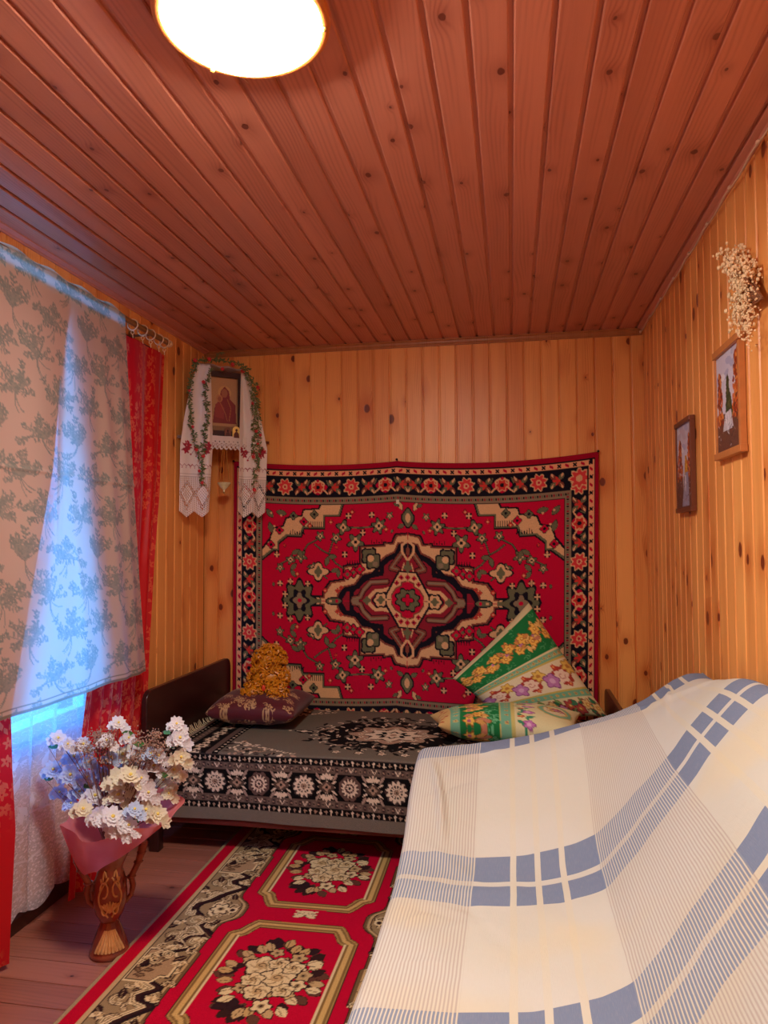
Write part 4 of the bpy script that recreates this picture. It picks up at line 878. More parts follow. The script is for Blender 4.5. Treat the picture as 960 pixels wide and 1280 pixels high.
lx = n.m('ADD', n.m('MULTIPLY', d2[0], n.m('COSINE', a2)), n.m('MULTIPLY', d2[1], n.m('SINE', a2))); ly = n.m('SUBTRACT', n.m('MULTIPLY', d2[1], n.m('COSINE', a2)), n.m('MULTIPLY', d2[0], n.m('SINE', a2)))
lm = n.m('LESS_THAN', n.m('ADD', n.m('MULTIPLY', n.m('ABSOLUTE', lx), .5), n.m('ABSOLUTE', ly)), .0085)
zone = n.ss(n.noise(n.vm('MULTIPLY', o, (7.0, 1.3, 1.0)), 1, 1), .40, .50)
mk = n.m('MULTIPLY', n.m('MAXIMUM', fm, lm), zone, clamp=True)
cc = n.mix(mk, tuple(lin((222, 20, 30))), tuple(lin((236, 92, 60))))
n.lk(cc, n.b.inputs['Base Color']); n.set(Roughness=n.mr(mk, 0, 1, .35, .7), Specular_IOR_Level=.4, Sheen_Weight=.2)
tr = n.n('ShaderNodeBsdfTranslucent'); n.lk(cc, tr.inputs[0]); ms_ = n.n('ShaderNodeMixShader'); ms_.inputs[0].default_value = .5; n.t.links.new(n.b.outputs[0], ms_.inputs[1]); n.t.links.new(tr.outputs[0], ms_.inputs[2]); n.t.links.new(ms_.outputs[0], n.o.inputs[0])
M['red_curtain'] = n.mat
def curtain(name, zs, yl, yr, mat, x0, folds, amp, width, bottom=None, flare=1.0, ny=90, nx=150, seed=1, lean=0.0):
    """zs heights with left/right edges yl, yr; hanging folds stay in the cloth all the way down"""
    z1, z0 = zs[0], zs[-1]; V = np.linspace(0, 1, ny)[:, None]; U = np.linspace(0, 1, nx)[None, :]; Z = z1+(z0-z1)*V+0*U
    L = np.interp(-Z[:, :1], -np.array(zs), yl); Rr = np.interp(-Z[:, :1], -np.array(zs), yr); rs = np.random.RandomState(seed); ph = rs.uniform(0, 6, 4)
    warp = U+.03*np.sin(U*9+ph[0])+.012*np.sin(V*5+U*13+ph[1]); Y = L+(Rr-L)*(U+.012*np.sin(U*2*PI*folds*1.0+1)*np.clip(V*4, 0, 1))
    X = x0+amp*(.35+.65*np.clip(V*5, 0, 1))*(np.sin(warp*2*PI*folds)+.3*np.sin(warp*4*PI*folds+ph[2]))*(1+.3*V*flare)+lean*V
    if bottom is not None: Z = Z+bottom(Y, V)
    P = np.stack([X, Y, Z], -1); UVs = np.stack([U*width+0*V, Z], -1); return link(name, gridmesh(name, P, mat, uv=UVs))
o = curtain('red_curtain', [2.245, 2.1, 1.6, 1.27, .9, .6, .2, .035], [2.29, 2.32, 2.385, 2.45, 2.53, 2.47, 2.42, 2.41], [3.13, 3.12, 3.085, 3.03, 2.99, 2.97, 2.80, 2.76], M['red_curtain'], .098, 6, .013, 1.2, seed=3)
tag(o, 'red damask curtain hanging from rings right of the window, next to the bed headboard', 'curtain')
o = curtain('red_curtain', [2.245, 2.1, 1.6, .9, .8, .62, .43, .02], [.86, .86, .86, .86, .86, .86, .86, .86], [2.33, 2.30, 2.24, 2.06, 2.035, 2.045, 2.065, 2.045], M['red_curtain'], .122, 9, .011, 2.2, seed=8, nx=260)
tag(o, 'red damask curtain at the left edge of the photograph, reaching the floor', 'curtain')
# lace
n = NT('lace'); o = n.uv(); xy = n.sep(o); f = n.noise(n.vm('MULTIPLY', o, (60, 60, 1)), 1, 2)
vo = n.vor(o, 75); mot = n.m('LESS_THAN', vo['Distance'], .26)
wv = n.m('ABSOLUTE', n.m('SUBTRACT', n.m('SUBTRACT', xy[1], n.m('MULTIPLY', n.m('ABSOLUTE', n.m('SINE', n.m('MULTIPLY', xy[0], 15.7))), .05)), .225)); line1 = n.m('LESS_THAN', wv, .004)
wv2 = n.m('ABSOLUTE', n.m('SUBTRACT', n.m('SUBTRACT', xy[1], n.m('MULTIPLY', n.m('ABSOLUTE', n.m('SINE', n.m('ADD', n.m('MULTIPLY', xy[0], 15.7), .8))), .05)), .36)); line2 = n.m('LESS_THAN', wv2, .0035)
v3 = n.vm('SUBTRACT', o, (0, 0, 0)); vl = n.vor(n.vm('MULTIPLY', o, (1, .75, 1)), 22); dl = n.sep(n.vm('SUBTRACT', n.vm('MULTIPLY', o, (1, .75, 1)), vl['Position'])); al = n.m('ADD', n.m('MULTIPLY', n.sep(vl['Color'])[0], 2.4), .4)
ax_ = n.m('ADD', n.m('MULTIPLY', dl[0], n.m('COSINE', al)), n.m('MULTIPLY', dl[1], n.m('SINE', al))); ay_ = n.m('SUBTRACT', n.m('MULTIPLY', dl[1], n.m('COSINE', al)), n.m('MULTIPLY', dl[0], n.m('SINE', al)))
lv = n.m('MULTIPLY', n.m('LESS_THAN', n.m('ADD', n.m('MULTIPLY', n.m('ABSOLUTE', ax_), .42), n.m('ABSOLUTE', ay_)), .0105), n.ss(xy[1], .66, .60)); lv = n.m('MULTIPLY', lv, n.ss(xy[1], .36, .40))
low = n.m('MULTIPLY', mot, n.ss(xy[1], .62, .30)); squig = n.m('MULTIPLY', n.m('LESS_THAN', n.m('ABSOLUTE', n.m('SUBTRACT', n.noise(n.vm('MULTIPLY', o, (55, 55, 1)), 1, 1), .5)), .022), .8)
dn = n.m('MAXIMUM', n.m('MAXIMUM', low, n.m('MULTIPLY', squig, .9)), n.m('MAXIMUM', n.m('MAXIMUM', line1, line2), lv))
hole = n.mr(dn, 0, 1, .38, .03); thin(n, tuple(lin((236, 230, 238))), .40, hole)
M['lace'] = n.mat
o = curtain('lace_curtain', [2.255, .10], [.86, .86], [2.62, 2.60], M['lace'], .052, 14, .009, 1.74, bottom=lambda Y, V: -.035*np.abs(np.sin(Y*15.7))*np.clip((V-.93)/.07, 0, 1), nx=360, seed=5)
tag(o, 'white lace curtain with scalloped hem hanging in front of the bright window', 'curtain')
# printed cloth thrown over the rod
def print_canvas():
    c = Cv(0, 0, 1.80, 1.56, .004, (230, 218, 198)); inks = [(172, 186, 172), (182, 192, 176), (160, 178, 166)]
    def spray(x, y, R, fl):
        for k in range(11):
            a = -PI/2+R.uniform(-1.5, 1.5); L = R.uniform(.05, .11); bend = R.uniform(-.9, .9); P = [(x, y)]
            for i in range(6): a += bend/6; P.append((P[-1][0]+math.cos(a)*L/6*fl, P[-1][1]+math.sin(a)*L/6))
            c.line(P, .004, inks[k % 3])
            for i in range(1, 7):
                for s_ in (-1, 1):
                    if R.random() < .75: c.leaf(*P[i], a+s_*R.uniform(.5, 1.2), R.uniform(.014, .026), .008, R.choice(inks))
            for j in range(5): c.leaf(*P[-1], j*1.256+a, .013, .010, R.choice(inks))
            c.circ(*P[-1], .003, (230, 218, 198))
        for k in range(4):
            px_, py_ = x+R.uniform(-.035, .035), y-R.uniform(.01, .07)
            for j in range(6): c.curl(px_, py_, .014, j*1.05, 1.6, .004, R.choice(inks))
            c.circ(px_, py_, .004, inks[2])
        for k in range(3):
            a = PI/2+R.uniform(-.5, .5); P = [(x, y)]
            for i in range(6): a += R.uniform(.05, .25)*fl; P.append((P[-1][0]+math.cos(a)*.012, P[-1][1]+math.sin(a)*.012))
            c.line(P, .004, inks[k % 3])
    for j in range(12):
        for i in range(10):
            x = i*.20+(.10 if j % 2 else 0)+.02; spray(x, j*.140+.08, random.Random((i % 2)*3+(j % 3)*7+1), 1 if (i+j) % 2 else -1)
    c.rect(0, 1.535, 1.8, 1.539, (150, 150, 130)); c.rect(0, 1.552, 1.8, 1.56, (150, 150, 130))
    return c
n = NT('printed_cloth'); thin(n, n.attr()[0], .58, .10); M['print'] = n.mat
c = print_canvas(); U = c.X/1.80; V = c.Y/1.56
ytop, ybot = 2.705, 2.83; yl = .88
Yr = ytop+(ybot-ytop)*V**1.2; PYc = yl+(Yr-yl)*U
fold = .012*np.exp(-((U-.90)/.018)**2)+.008*np.exp(-((U-.955)/.014)**2)+.006*np.sin(U*20)+.004*np.sin(U*47+V*3)
PXc = RX+.017+.05*V+fold*np.clip(V*3, .2, 1)-.014*np.exp(-((U-1.0)/.02)**2)*V
zt = RZ+.030+.006*np.sin(U*60)*np.exp(-V*20); PZc = zt-(1.53)*V-.0*U
PZc = PZc+.03*V*(1-U)*.6
PXc = PXc-.030*np.clip(1-V/.018, 0, 1)
cr = np.exp(-((V-.485)/.004)**2); PXc = PXc+.004*cr
cl = link('printed_cloth', gridmesh('printed_cloth', np.stack([PXc, PYc, PZc], -1), M['print'], c.A)); tag(cl, 'cream cloth with grey-green flower print thrown over the curtain rod, glowing blue from the window', 'cloth')
# loose cable along the skirting
tag(MB().tube([(.026, y, .085+.006*math.sin(y*3)) for y in np.linspace(1.2, 2.8, 20)], .004, 6).mk('wall_cable', M['pipe']), 'thin pale cable running along the skirting under the lace curtain', 'cable')
# ------------------------------------------------------------------ ceiling lamp
LC = (1.205, 1.306)
lamp = empty('ceiling_lamp', (LC[0], LC[1], H), 'round flush ceiling lamp with wooden rim and glowing white glass', 'lamp')
rim = NT('lamp_rim'); rim.set(Base_Color=tuple(lin((206, 120, 52))), Roughness=.35); rim = rim.mat
MB().lathe([(.02, 0), (.150, 0), (.158, -.010), (.164, -.030), (.175, -.040), (.175, -.052), (.167, -.058), (.159, -.058), (.157, -.052)], (LC[0], LC[1], H-.0005), 64).mk('rim', rim, lamp)
em = NT('lamp_glass'); e = em.n('ShaderNodeEmission'); e.inputs[0].default_value = (*LAMP_COL, 1); e.inputs[1].default_value = LAMP_STR; em.t.links.new(e.outputs[0], em.o.inputs[0])
MB().lathe([(.157*math.cos(a), -.052-.042*math.sin(a)) for a in np.linspace(0, PI/2-.001, 12)], (LC[0], LC[1], H), 64).mk('glass_dome', em.mat, lamp)
for k in range(3):
    a = .25+k*2*PI/3; MB().ball((LC[0]+.164*math.cos(a), LC[1]+.164*math.sin(a), H-.059), .006, 10, 6).mk('screw_cap', M['gold'], lamp)
o = MB().tube([(1.10, 1.425, H-.034), (1.11, 1.49, H-.015), (1.12, 1.56, H-.003)], .0008, 4).mk('thread', M['cable']); tag(o, 'thin white thread hanging at the far edge of the ceiling lamp', 'thread')
# ------------------------------------------------------------------ fairy-light cable along the right ceiling edge
cab = empty('fairy_light_cable', (W-.02, 2.5, H-.03), 'thin white fairy-light cable pinned along the right ceiling edge', 'cable')
R = random.Random(3); ys_ = np.arange(1.2, D-.03, .03)
MB().tube([(W-.016, y, H-.026-.010*abs(math.sin((y-D)*12.5))) for y in ys_], .0036, 6).mk('wire', M['cable'], cab)
for k in range(10): y = D-.05-.2513*k; MB().ball((W-.018, y, H-.030), .0065, 8, 6, (1, 1.4, 1)).mk('bulb', M['cable'], cab)
# ------------------------------------------------------------------ icon corner: shelf, icons, embroidered towel, garland, hanging lamp
EA = Vector((.03, 3.47, 0)); EE = Vector((.35, .27, 0)).normalized(); EN = Vector((EE.y, -EE.x, 0))
def pd(s, z, off=0.0): return EA+EE*s+EN*off+Vector((0, 0, z))
def dbox(m, s0, s1, z0, z1, o0, o1):
    return m.add([pd(s, z, o) for s in (s0, s1) for o in (o0, o1) for z in (z0, z1)], [(0, 1, 3, 2), (4, 6, 7, 5), (0, 4, 5, 1), (2, 3, 7, 6), (0, 2, 6, 4), (1, 5, 7, 3)])
shf = empty('corner_shelf', (.05, 3.76, 1.90), 'small wooden corner shelf with a white lace edging under the icons', 'shelf')
V = [(.001, 3.80, 0), (.001, 3.455, 0), (.03, 3.475, 0), (.36, 3.765, 0), (.385, 3.80, 0)]
m = MB().add([(x, y, z) for z in (1.895, 1.912) for x, y, _ in V], [(i, (i+1) % 5, 5+(i+1) % 5, 5+i) for i in range(5)]+[(4, 3, 2, 1, 0), (5, 6, 7, 8, 9)]); m.mk('shelf_board', M['brown_frame'], shf, smooth=False)
c = Cv(0, 0, .22, .075, .0022, (224, 208, 196)); al = np.ones((c.ny, c.nx))
for k in range(9):
    x = .012+k*.0245; c.curl(x, .045, .011, 0, 6, .003, (170, 140, 128)); al[(c.X-x)**2+(c.Y-.060)**2 < .0045**2] = 0; al[(c.X-x-.012)**2+(c.Y-.030)**2 < .0032**2] = 0
al[c.Y > .062+.012*np.abs(np.sin(c.X*PI/.0245+.4))] = 0
n = NT('lace_edging'); a_ = n.attr(); n.set(Base_Color=a_['Color'], Alpha=a_['Alpha'], Roughness=.9); M['lacecol'] = n.mat
P = np.zeros((c.ny, c.nx, 3))
for j in range(c.ny):
    for i in range(c.nx): P[j, i] = pd(.115+c.X[j, i], 1.918-c.Y[j, i], .016+.004*math.sin(c.X[j, i]*60))
place(link('lace_edging', gridmesh('lace_edging', P, M['lacecol'], np.dstack([c.A, al]))), shf)
ic = empty('icon', tuple(pd(.215, 1.915, -.03)), 'religious icon of a red-robed figure in a dark wooden frame on the corner shelf', 'icon')
a, b, zz0, zz1 = .118, .325, 1.914, 2.275
for s0, s1, q0, q1 in ((a, b, zz1-.028, zz1), (a, b, zz0, zz0+.02), (a, a+.026, zz0+.02, zz1-.028), (b-.026, b, zz0+.02, zz1-.028)):
    dbox(MB(), s0, s1, q0, q1, -.055, -.022).mk('frame', M['icon_frame'], ic, smooth=False)
c = Cv(0, 0, b-a-.05, zz1-zz0-.046, .0025, (196, 146, 98)); w_, h_ = b-a-.05, zz1-zz0-.046
c.line([(.004, .004), (w_-.004, .004), (w_-.004, h_-.004), (.004, h_-.004)], .003, (150, 100, 60), True)
c.blob(.085, .085, .036, .038, 0, (214, 164, 104)); c.poly([(.02, h_-.06), (.03, .17), (.055, .12), (.065, .075), (.085, .05), (.108, .075), (.115, .12), (.145, .15), (.15, h_-.06)], (136, 44, 44))
c.blob(.084, .088, .017, .024, 0, (172, 104, 72)); c.blob(.056, .118, .018, .02, 0, (196, 130, 86)); c.blob(.057, .12, .010, .013, 0, (164, 96, 68)); c.poly([(.03, .22), (.035, .15), (.06, .135), (.085, .17), (.08, .23)], (158, 58, 52))
c.line([(.10, .12), (.12, .17), (.11, .24)], .004, (180, 110, 60)); c.line([(.06, .14), (.09, .2), (.1, .24)], .003, (186, 116, 70)); c.rect(0, h_-.045, w_, h_-.02, (150, 108, 70)); c.rect(.02, h_-.02, w_, h_, (70, 30, 28))
P = np.array([[pd(a+.025+x, zz1-.026-y, -.040) for x in c.xs] for y in c.ys]); place(link('painted_panel', gridmesh('painted_panel', P, M['paint'], c.A)), ic)
def arch_icon(s, w, h, name, lab, goldc, figc, off):
    t = empty(name, tuple(pd(s, 1.912, off)), lab, 'icon'); pts = [(-w/2, 0), (w/2, 0)]+[(w/2*math.cos(x), h-w/2+w/2*math.sin(x)) for x in np.linspace(0, PI, 9)]; k = len(pts)
    m = MB().add([pd(s+x, 1.912+y, o_) for o_ in (off-.006, off+.004) for x, y in pts], [(i, (i+1) % k, k+(i+1) % k, k+i) for i in range(k)]+[tuple(range(k)), tuple(range(2*k-1, k-1, -1))]); m.mk('plaque', goldc, t, smooth=False)
    m = MB(); c0 = pd(s, 1.912+h*.66, off+.0055); m.ball(c0, w*.17, 10, 6, (1, .5, 1.15)); body = [(-w*.36, 0), (w*.36, 0), (w*.30, h*.35), (w*.12, h*.52), (-w*.12, h*.52), (-w*.30, h*.35)]
    m.add([pd(s+x, 1.912+y, o_) for o_ in (off+.003, off+.0065) for x, y in body], [(i, (i+1) % 6, 6+(i+1) % 6, 6+i) for i in range(6)]+[(6, 7, 8, 9, 10, 11)]); m.mk('figure', figc, t, smooth=False)
arch_icon(.278, .042, .062, 'gilt_icon', 'tiny arched gold icon with a dark figure at the right end of the shelf', plain('gilt', (250, 214, 120), .4, .3), plain('icon_dark', (96, 44, 34), .5), .012)
arch_icon(.232, .034, .055, 'brown_icon', 'tiny dark brown icon standing left of the gold one', plain('dull_gilt', (128, 74, 50), .5), plain('icon_darker', (74, 34, 30), .5), .008)
# embroidered towel: two ends and the fold over the icon
def towel_canvas(seed):
    c = Cv(0, 0, .18, .80, .0035, (232, 218, 208)); al = np.ones((c.ny, c.nx)); R = random.Random(seed); RDc = (176, 30, 52)
    for x in (.035, .145):
        for yy, r in ((.45, .020), (.475, .016), (.435, .012)):
            c.blob(x+R.uniform(-.008, .008), yy, r, r, R.uniform(0, 3), RDc, 5, .3); c.circ(x, yy, .003, (232, 200, 190))
        for j in range(5): c.leaf(x, .46, j*1.3+seed, .035, .010, (150, 44, 60))
    for x in (.06, .09, .12): c.circ(x, .50+R.uniform(-.01, .01), .005, RDc); c.line([(x, .50), (.09, .455)], .003, (150, 40, 60))
    c.blob(.09, .46, .014, .012, 0, RDc, 5, .3)
    P = [(i*.012, .555+(.006 if i % 2 else -.006)) for i in range(16)]; c.line(P, .003, (150, 40, 60))
    for i in range(8): c.circ(.012+i*.024, .567, .003, RDc)
    for y in (.600, .612): c.rect(0, y, .18, y+.003, (190, 172, 160))
    X, Y = c.X, c.Y; L = Y > .615
    mesh_ = ((np.sin(X*2*PI/.0105) > -.1) | (np.sin(Y*2*PI/.0105) > -.1))
    dm = lambda cx: np.abs(X-cx)/.034+np.abs(Y-.705)/.045
    for cx in (.045, .135):
        d_ = dm(cx); A_ = (d_ < 1) & (d_ > .82); B_ = (d_ < .82) & ((np.sin((X+Y)*2*PI/.014) > .2) & (np.sin((X-Y)*2*PI/.014) > .2)); al[L & B_] = 0
        al[L & (d_ > 1.05) & (d_ < 1.2)] = 0; al[L & (d_ > 1.4) & (d_ < 1.5)] = 0
    al[L & ~mesh_ & (np.minimum(dm(.045), dm(.135)) > 1.2)] = 0
    return c, al
towel = empty('embroidered_towel', tuple(pd(.21, 2.27, 0)), 'white towel with red embroidery and lace ends draped over the framed icon', 'towel')
for e, (zz, L_, R__) in enumerate((([2.295, 2.2, 2.0, 1.85, 1.50], [.070, .035, -.002, -.022, -.026], [.135, .140, .147, .150, .132]), ([2.275, 2.2, 2.0, 1.85, 1.50], [.300, .298, .292, .290, .285], [.335, .365, .42, .452, .440]))):
    c, al = towel_canvas(e); ny, nx = c.X.shape; P = np.zeros((ny, nx, 3))
    for j in range(ny):
        v = j/(ny-1); z = zz[0]+(zz[-1]-zz[0])*v; l = np.interp(-z, -np.array(zz), L_); r = np.interp(-z, -np.array(zz), R__)
        for i in range(nx):
            u_ = i/(nx-1); hem = -.032*(1-abs((u_*2) % 1-.5)*2)*max(0, (v-.85)/.15)+.012
            off = .020+.010*math.sin(u_*2*PI*1.6+e*2)*min(1, v*3)+.006*math.cos(u_*14)*(.4+.6*v)
            P[j, i] = pd(l+(r-l)*u_, z+hem*v, off)
    place(link('towel_end', gridmesh('towel_end', P, M['lacecol'], np.dstack([c.A, al]))), towel)
P = np.array([[pd(.075+.255*u_, 2.292-.012*u_+.02*math.sin(v*PI)-.004*math.sin(u_*17), .026-.10*v) for u_ in np.linspace(0, 1, 24)] for v in np.linspace(0, 1, 8)])
place(link('towel_fold', gridmesh('towel_fold', P, plain('towel_linen', (222, 208, 198), .9))), towel)
# garland
gar = empty('flower_garland', tuple(pd(.2, 2.30, .03)), 'artificial green garland with small red flowers draped over the icon and towel', 'garland')
paths = [[(.05, 2.285), (.028, 2.2), (.02, 2.08), (.032, 1.95), (.055, 1.86), (.085, 1.76), (.085, 1.64)], [(.125, 2.26), (.10, 2.15), (.115, 2.02), (.095, 1.9), (.10, 1.80)],
         [(.035, 2.29), (.11, 2.315), (.18, 2.32), (.27, 2.315), (.33, 2.285), (.37, 2.2), (.385, 2.1), (.395, 1.98), (.395, 1.84), (.375, 1.72), (.36, 1.64)], [(.30, 2.30), (.355, 2.19), (.365, 2.06), (.37, 1.93), (.36, 1.82)], [(.15, 2.32), (.165, 2.35), (.19, 2.37)]]
R = random.Random(21); lf = MB(); vn = MB(); fl = []
for p in paths:
    pts = []
    for (s0, z0), (s1, z1) in zip(p[:-1], p[1:]):
        k = max(2, int(math.hypot(s1-s0, z1-z0)/.012))
        for i in range(k): pts.append((s0+(s1-s0)*i/k, z0+(z1-z0)*i/k))
    W3 = [pd(s+.004*math.sin(i*.9), z, .042+.006*math.sin(i*.7)) for i, (s, z) in enumerate(pts)]; vn.tube(W3, .0016, 5)
    for i, w in enumerate(W3):
        for _ in range(4):
            a = R.uniform(0, 2*PI); d = (EE*math.cos(a)+Vector((0, 0, 1))*math.sin(a)*.8+EN*R.uniform(-.2, .7)).normalized(); sd = d.cross(EN).normalized(); l = R.uniform(.014, .026); b = w+EN*R.uniform(-.004, .01)
            lf.add([b, b+d*l*.5+sd*l*.17, b+d*l, b+d*l*.5-sd*l*.17, b+d*l*.5+EN*.003], [(0, 1, 4), (1, 2, 4), (2, 3, 4), (3, 0, 4)])
n = NT('garland_leaf'); n.set(Base_Color=n.mix(n.noise(n.obj(), 70, 1), tuple(lin((46, 72, 34))), tuple(lin((128, 144, 88)))), Roughness=.55); M['leaf'] = n.mat
vn.mk('stem', M['leaf'], gar); o = lf.mk('foliage', M['leaf'], gar, smooth=False); o['kind'] = 'stuff'
M['redfl'] = plain('red_petal', (196, 40, 44), .6, var=.2, scale=90)
def rosette(c, r, n_, ax1, ax2, nn, lay=2):
    m = MB()
    for L in range(lay):
        rr = r*(1-.33*L)
        for k in range(n_):
            a = 2*PI*(k+.5*L)/n_; d = ax1*math.cos(a)+ax2*math.sin(a); t = ax1*-math.sin(a)+ax2*math.cos(a)
            h0 = nn*(.1*r*L); m.add([c+h0, c+h0+d*rr*.55+t*rr*.42+nn*rr*.12, c+h0+d*rr*.95+t*rr*.22+nn*rr*.3, c+h0+d*rr*.86+nn*rr*.22, c+h0+d*rr*.95-t*rr*.22+nn*rr*.3, c+h0+d*rr*.55-t*rr*.42+nn*rr*.12, c+h0+d*rr*.5+nn*rr*.05], [(0, 1, 6), (1, 2, 6), (2, 3, 6), (3, 4, 6), (4, 5, 6), (5, 0, 6)])
    return m
for s, z in ((.045, 2.30), (.015, 2.14), (.09, 2.19), (.035, 1.95), (.055, 1.83), (.09, 1.80), (.085, 1.66), (.12, 2.315), (.19, 2.27), (.245, 2.30), (.30, 2.27), (.385, 2.19), (.355, 2.10), (.40, 1.93), (.375, 1.95), (.36, 1.81), (.385, 1.88), (.365, 1.63), (.07, 1.72)):
    a = R.uniform(0, 3); ax1 = EE*math.cos(a)+Vector((0, 0, math.sin(a))); ax2 = EE*-math.sin(a)+Vector((0, 0, math.cos(a))); rosette(pd(s, z, .056), R.uniform(.009, .013), 5, ax1, ax2, EN).mk('flower', M['redfl'], gar, smooth=False)
# hanging oil lamp
hl = empty('hanging_oil_lamp', tuple(pd(.216, 1.895, .0)), 'small brass and glass oil lamp hanging on thin chains below the corner shelf', 'lamp')
hc = pd(.216, 1.655, .0)
for k in range(3):
    a = 2*PI*k/3; MB().tube([pd(.216, 1.893, 0)+Vector((math.cos(a)*.006, math.sin(a)*.006, 0)), hc+Vector((math.cos(a)*.030, math.sin(a)*.030, .012))], .0018, 5).mk('chain', M['gold'], hl)
MB().lathe([(.001, -.036), (.005, -.034), (.004, -.028), (.009, -.022), (.022, -.010), (.033, .006), (.036, .012), (.033, .014), (.028, .008), (.012, -.006), (.001, -.008)], tuple(hc), 24, lambda r, z, w: r*(1+.06*math.cos(8*w))).mk('bowl', plain('gilded_glass', (250, 226, 170), .25, .1, var=.3, scale=80), hl)
MB().ball((hc.x, hc.y, hc.z-.040), .006, 8, 6).mk('pendant', M['gold'], hl)
# ------------------------------------------------------------------ two small autumn pictures on the right wall
def landscape(w, h, seed):
    c = Cv(0, 0, w, h, .0022, (206, 200, 216)); R = random.Random(seed)
    for k in range(14): c.blob(R.uniform(0, w), R.uniform(0, h*.3), .03, .012, R.uniform(-.3, .3), R.choice([(226, 220, 226), (176, 176, 204), (196, 184, 200)]))
    c.rect(0, h*.62, w, h, (104, 66, 54))
    def tree(x, y0, y1, wd, pal):
        k = 0
        while k < 130:
            t = R.random(); y = y0+(y1-y0)*t; xx = x+R.uniform(-1, 1)*wd*(.25+.75*t); c.blob(xx, y, .010, .006, R.uniform(0, 3), R.choice(pal)); k += 1
    AU = [(176, 72, 30), (206, 100, 44), (140, 48, 28), (110, 44, 32), (222, 136, 66)]; GN = [(52, 72, 40), (36, 54, 34), (84, 92, 50)]
    if seed == 1:
        tree(w*.14, h*.20, h*.72, w*.16, AU); tree(w*.86, h*.06, h*.72, w*.20, AU); tree(w*.88, h*.1, h*.7, w*.14, AU); tree(w*.5, h*.26, h*.66, w*.10, GN); tree(w*.56, h*.45, h*.66, w*.12, GN); c.poly([(w*.36, h*.62), (w*.62, h*.60), (w*.72, h*.80), (w*.24, h*.80)], (196, 188, 196))
    else:
        tree(w*.2, h*.18, h*.66, w*.24, AU); tree(w*.85, h*.15, h*.66, w*.18, AU); tree(w*.62, h*.40, h*.62, w*.10, [(226, 170, 60), (206, 130, 44)]); c.poly([(w*.55, h*.58), (w*.75, h*.58), (w*.8, h*.98), (w*.3, h*.98)], (150, 146, 168))
    for k in range(36): x = R.uniform(0, w); y = R.uniform(h*.64, h*.98); c.line([(x, y), (x+R.uniform(-.02, .02), y+R.uniform(0, .012))], .0035, R.choice([(84, 50, 44), (150, 116, 100), (190, 180, 188), (60, 40, 38), (130, 76, 50)]))
    for k in range(16): x = R.uniform(w*.38, w*.62); c.line([(x, h*.62), (x+R.uniform(-.01, .01), h*R.uniform(.70, .82))], .0022, (232, 226, 230))
    return c
def picture(name, lab, ya, yb, za, zb, rail, fm, seed, ext):
    t = empty(name, (W-.003, (ya+yb)/2, za), lab, 'picture'); x1 = W-.002; x0 = W-.020
    MB().box((x0-.004, ya-ext, zb-rail), (x1, yb+ext, zb), .002).mk('top_rail', fm, t, smooth=False); MB().box((x0-.004, ya-ext, za), (x1, yb+ext, za+rail), .002).mk('bottom_rail', fm, t, smooth=False)
    MB().box((x0, ya, za+rail), (x1, ya+rail*.8, zb-rail), .001).mk('side_rail', fm, t, smooth=False); MB().box((x0, yb-rail*.35, za+rail), (x1, yb, zb-rail), .001).mk('side_rail', fm, t, smooth=False)
    c = landscape(yb-ya-rail*1.15, zb-za-2*rail, seed); P = np.array([[(x0+.006, yb-rail*.35-x, zb-rail-y) for x in c.xs] for y in c.ys]); place(link('painting', gridmesh('painting', P, M['paint'], c.A)), t)
picture('picture', 'autumn forest waterfall picture in a pale wood frame, upper one on the right wall', 2.205, 2.462, 1.605, 1.958, .022, M['pale_wood'], 1, .006)
picture('picture', 'smaller dark-framed autumn river picture, lower and nearer the corner on the right wall', 2.79, 3.035, 1.456, 1.815, .018, M['brown_frame'], 2, .0)
# ------------------------------------------------------------------ dried flowers fixed high on the right wall
df = empty('dried_flower_bunch', (2.36, 1.98, 1.95), 'bunch of dried cream flower sprays high on the right wall at the photo edge', 'dried flowers')
R = random.Random(5); M['straw'] = plain('straw', (242, 210, 164), .8, var=.15, scale=60); M['twig'] = plain('twig', (134, 84, 52), .7)
hd = MB()
for k, (px, py) in enumerate(((903, 318), (912, 332), (930, 312), (925, 345), (905, 320), (945, 330), (918, 375), (935, 385), (950, 350), (955, 372), (958, 340), (975, 330), (980, 360), (970, 390), (955, 412), (940, 345), (948, 315), (962, 325), (966, 352), (950, 392), (962, 402), (938, 362))):
    tip = Vector(at(px, py, 1, 2.22-R.uniform(0, .10))); tip.x = min(tip.x, W-.02); root = Vector((2.375, 1.98, 1.98)); mid = (tip+root)/2+Vector((-.01, 0, .02)); pts = [root, mid, tip]
    MB().tube(pts, [.003, .0022, .001], 5).mk('stem', M['twig'], df)
    for j in range(48):
        t = R.uniform(.45, 1.02); p = (root+(mid-root)*t*2 if t < .5 else mid+(tip-mid)*(t*2-1)); q = p+Vector((R.gauss(0, .012), R.gauss(0, .014), R.gauss(0, .014))); q.x = min(q.x, W-.012)
        hd.ball(q, R.uniform(.003, .006), 5, 3, (1, 1, 1.2))
for k in range(160):
    q = Vector((2.37-R.uniform(0, .03), 2.03+R.gauss(0, .035), R.uniform(1.86, 2.1))); hd.ball(q, R.uniform(.002, .004), 5, 3)
o = hd.mk('seed_heads', M['straw'], df, smooth=False); o['kind'] = 'stuff'
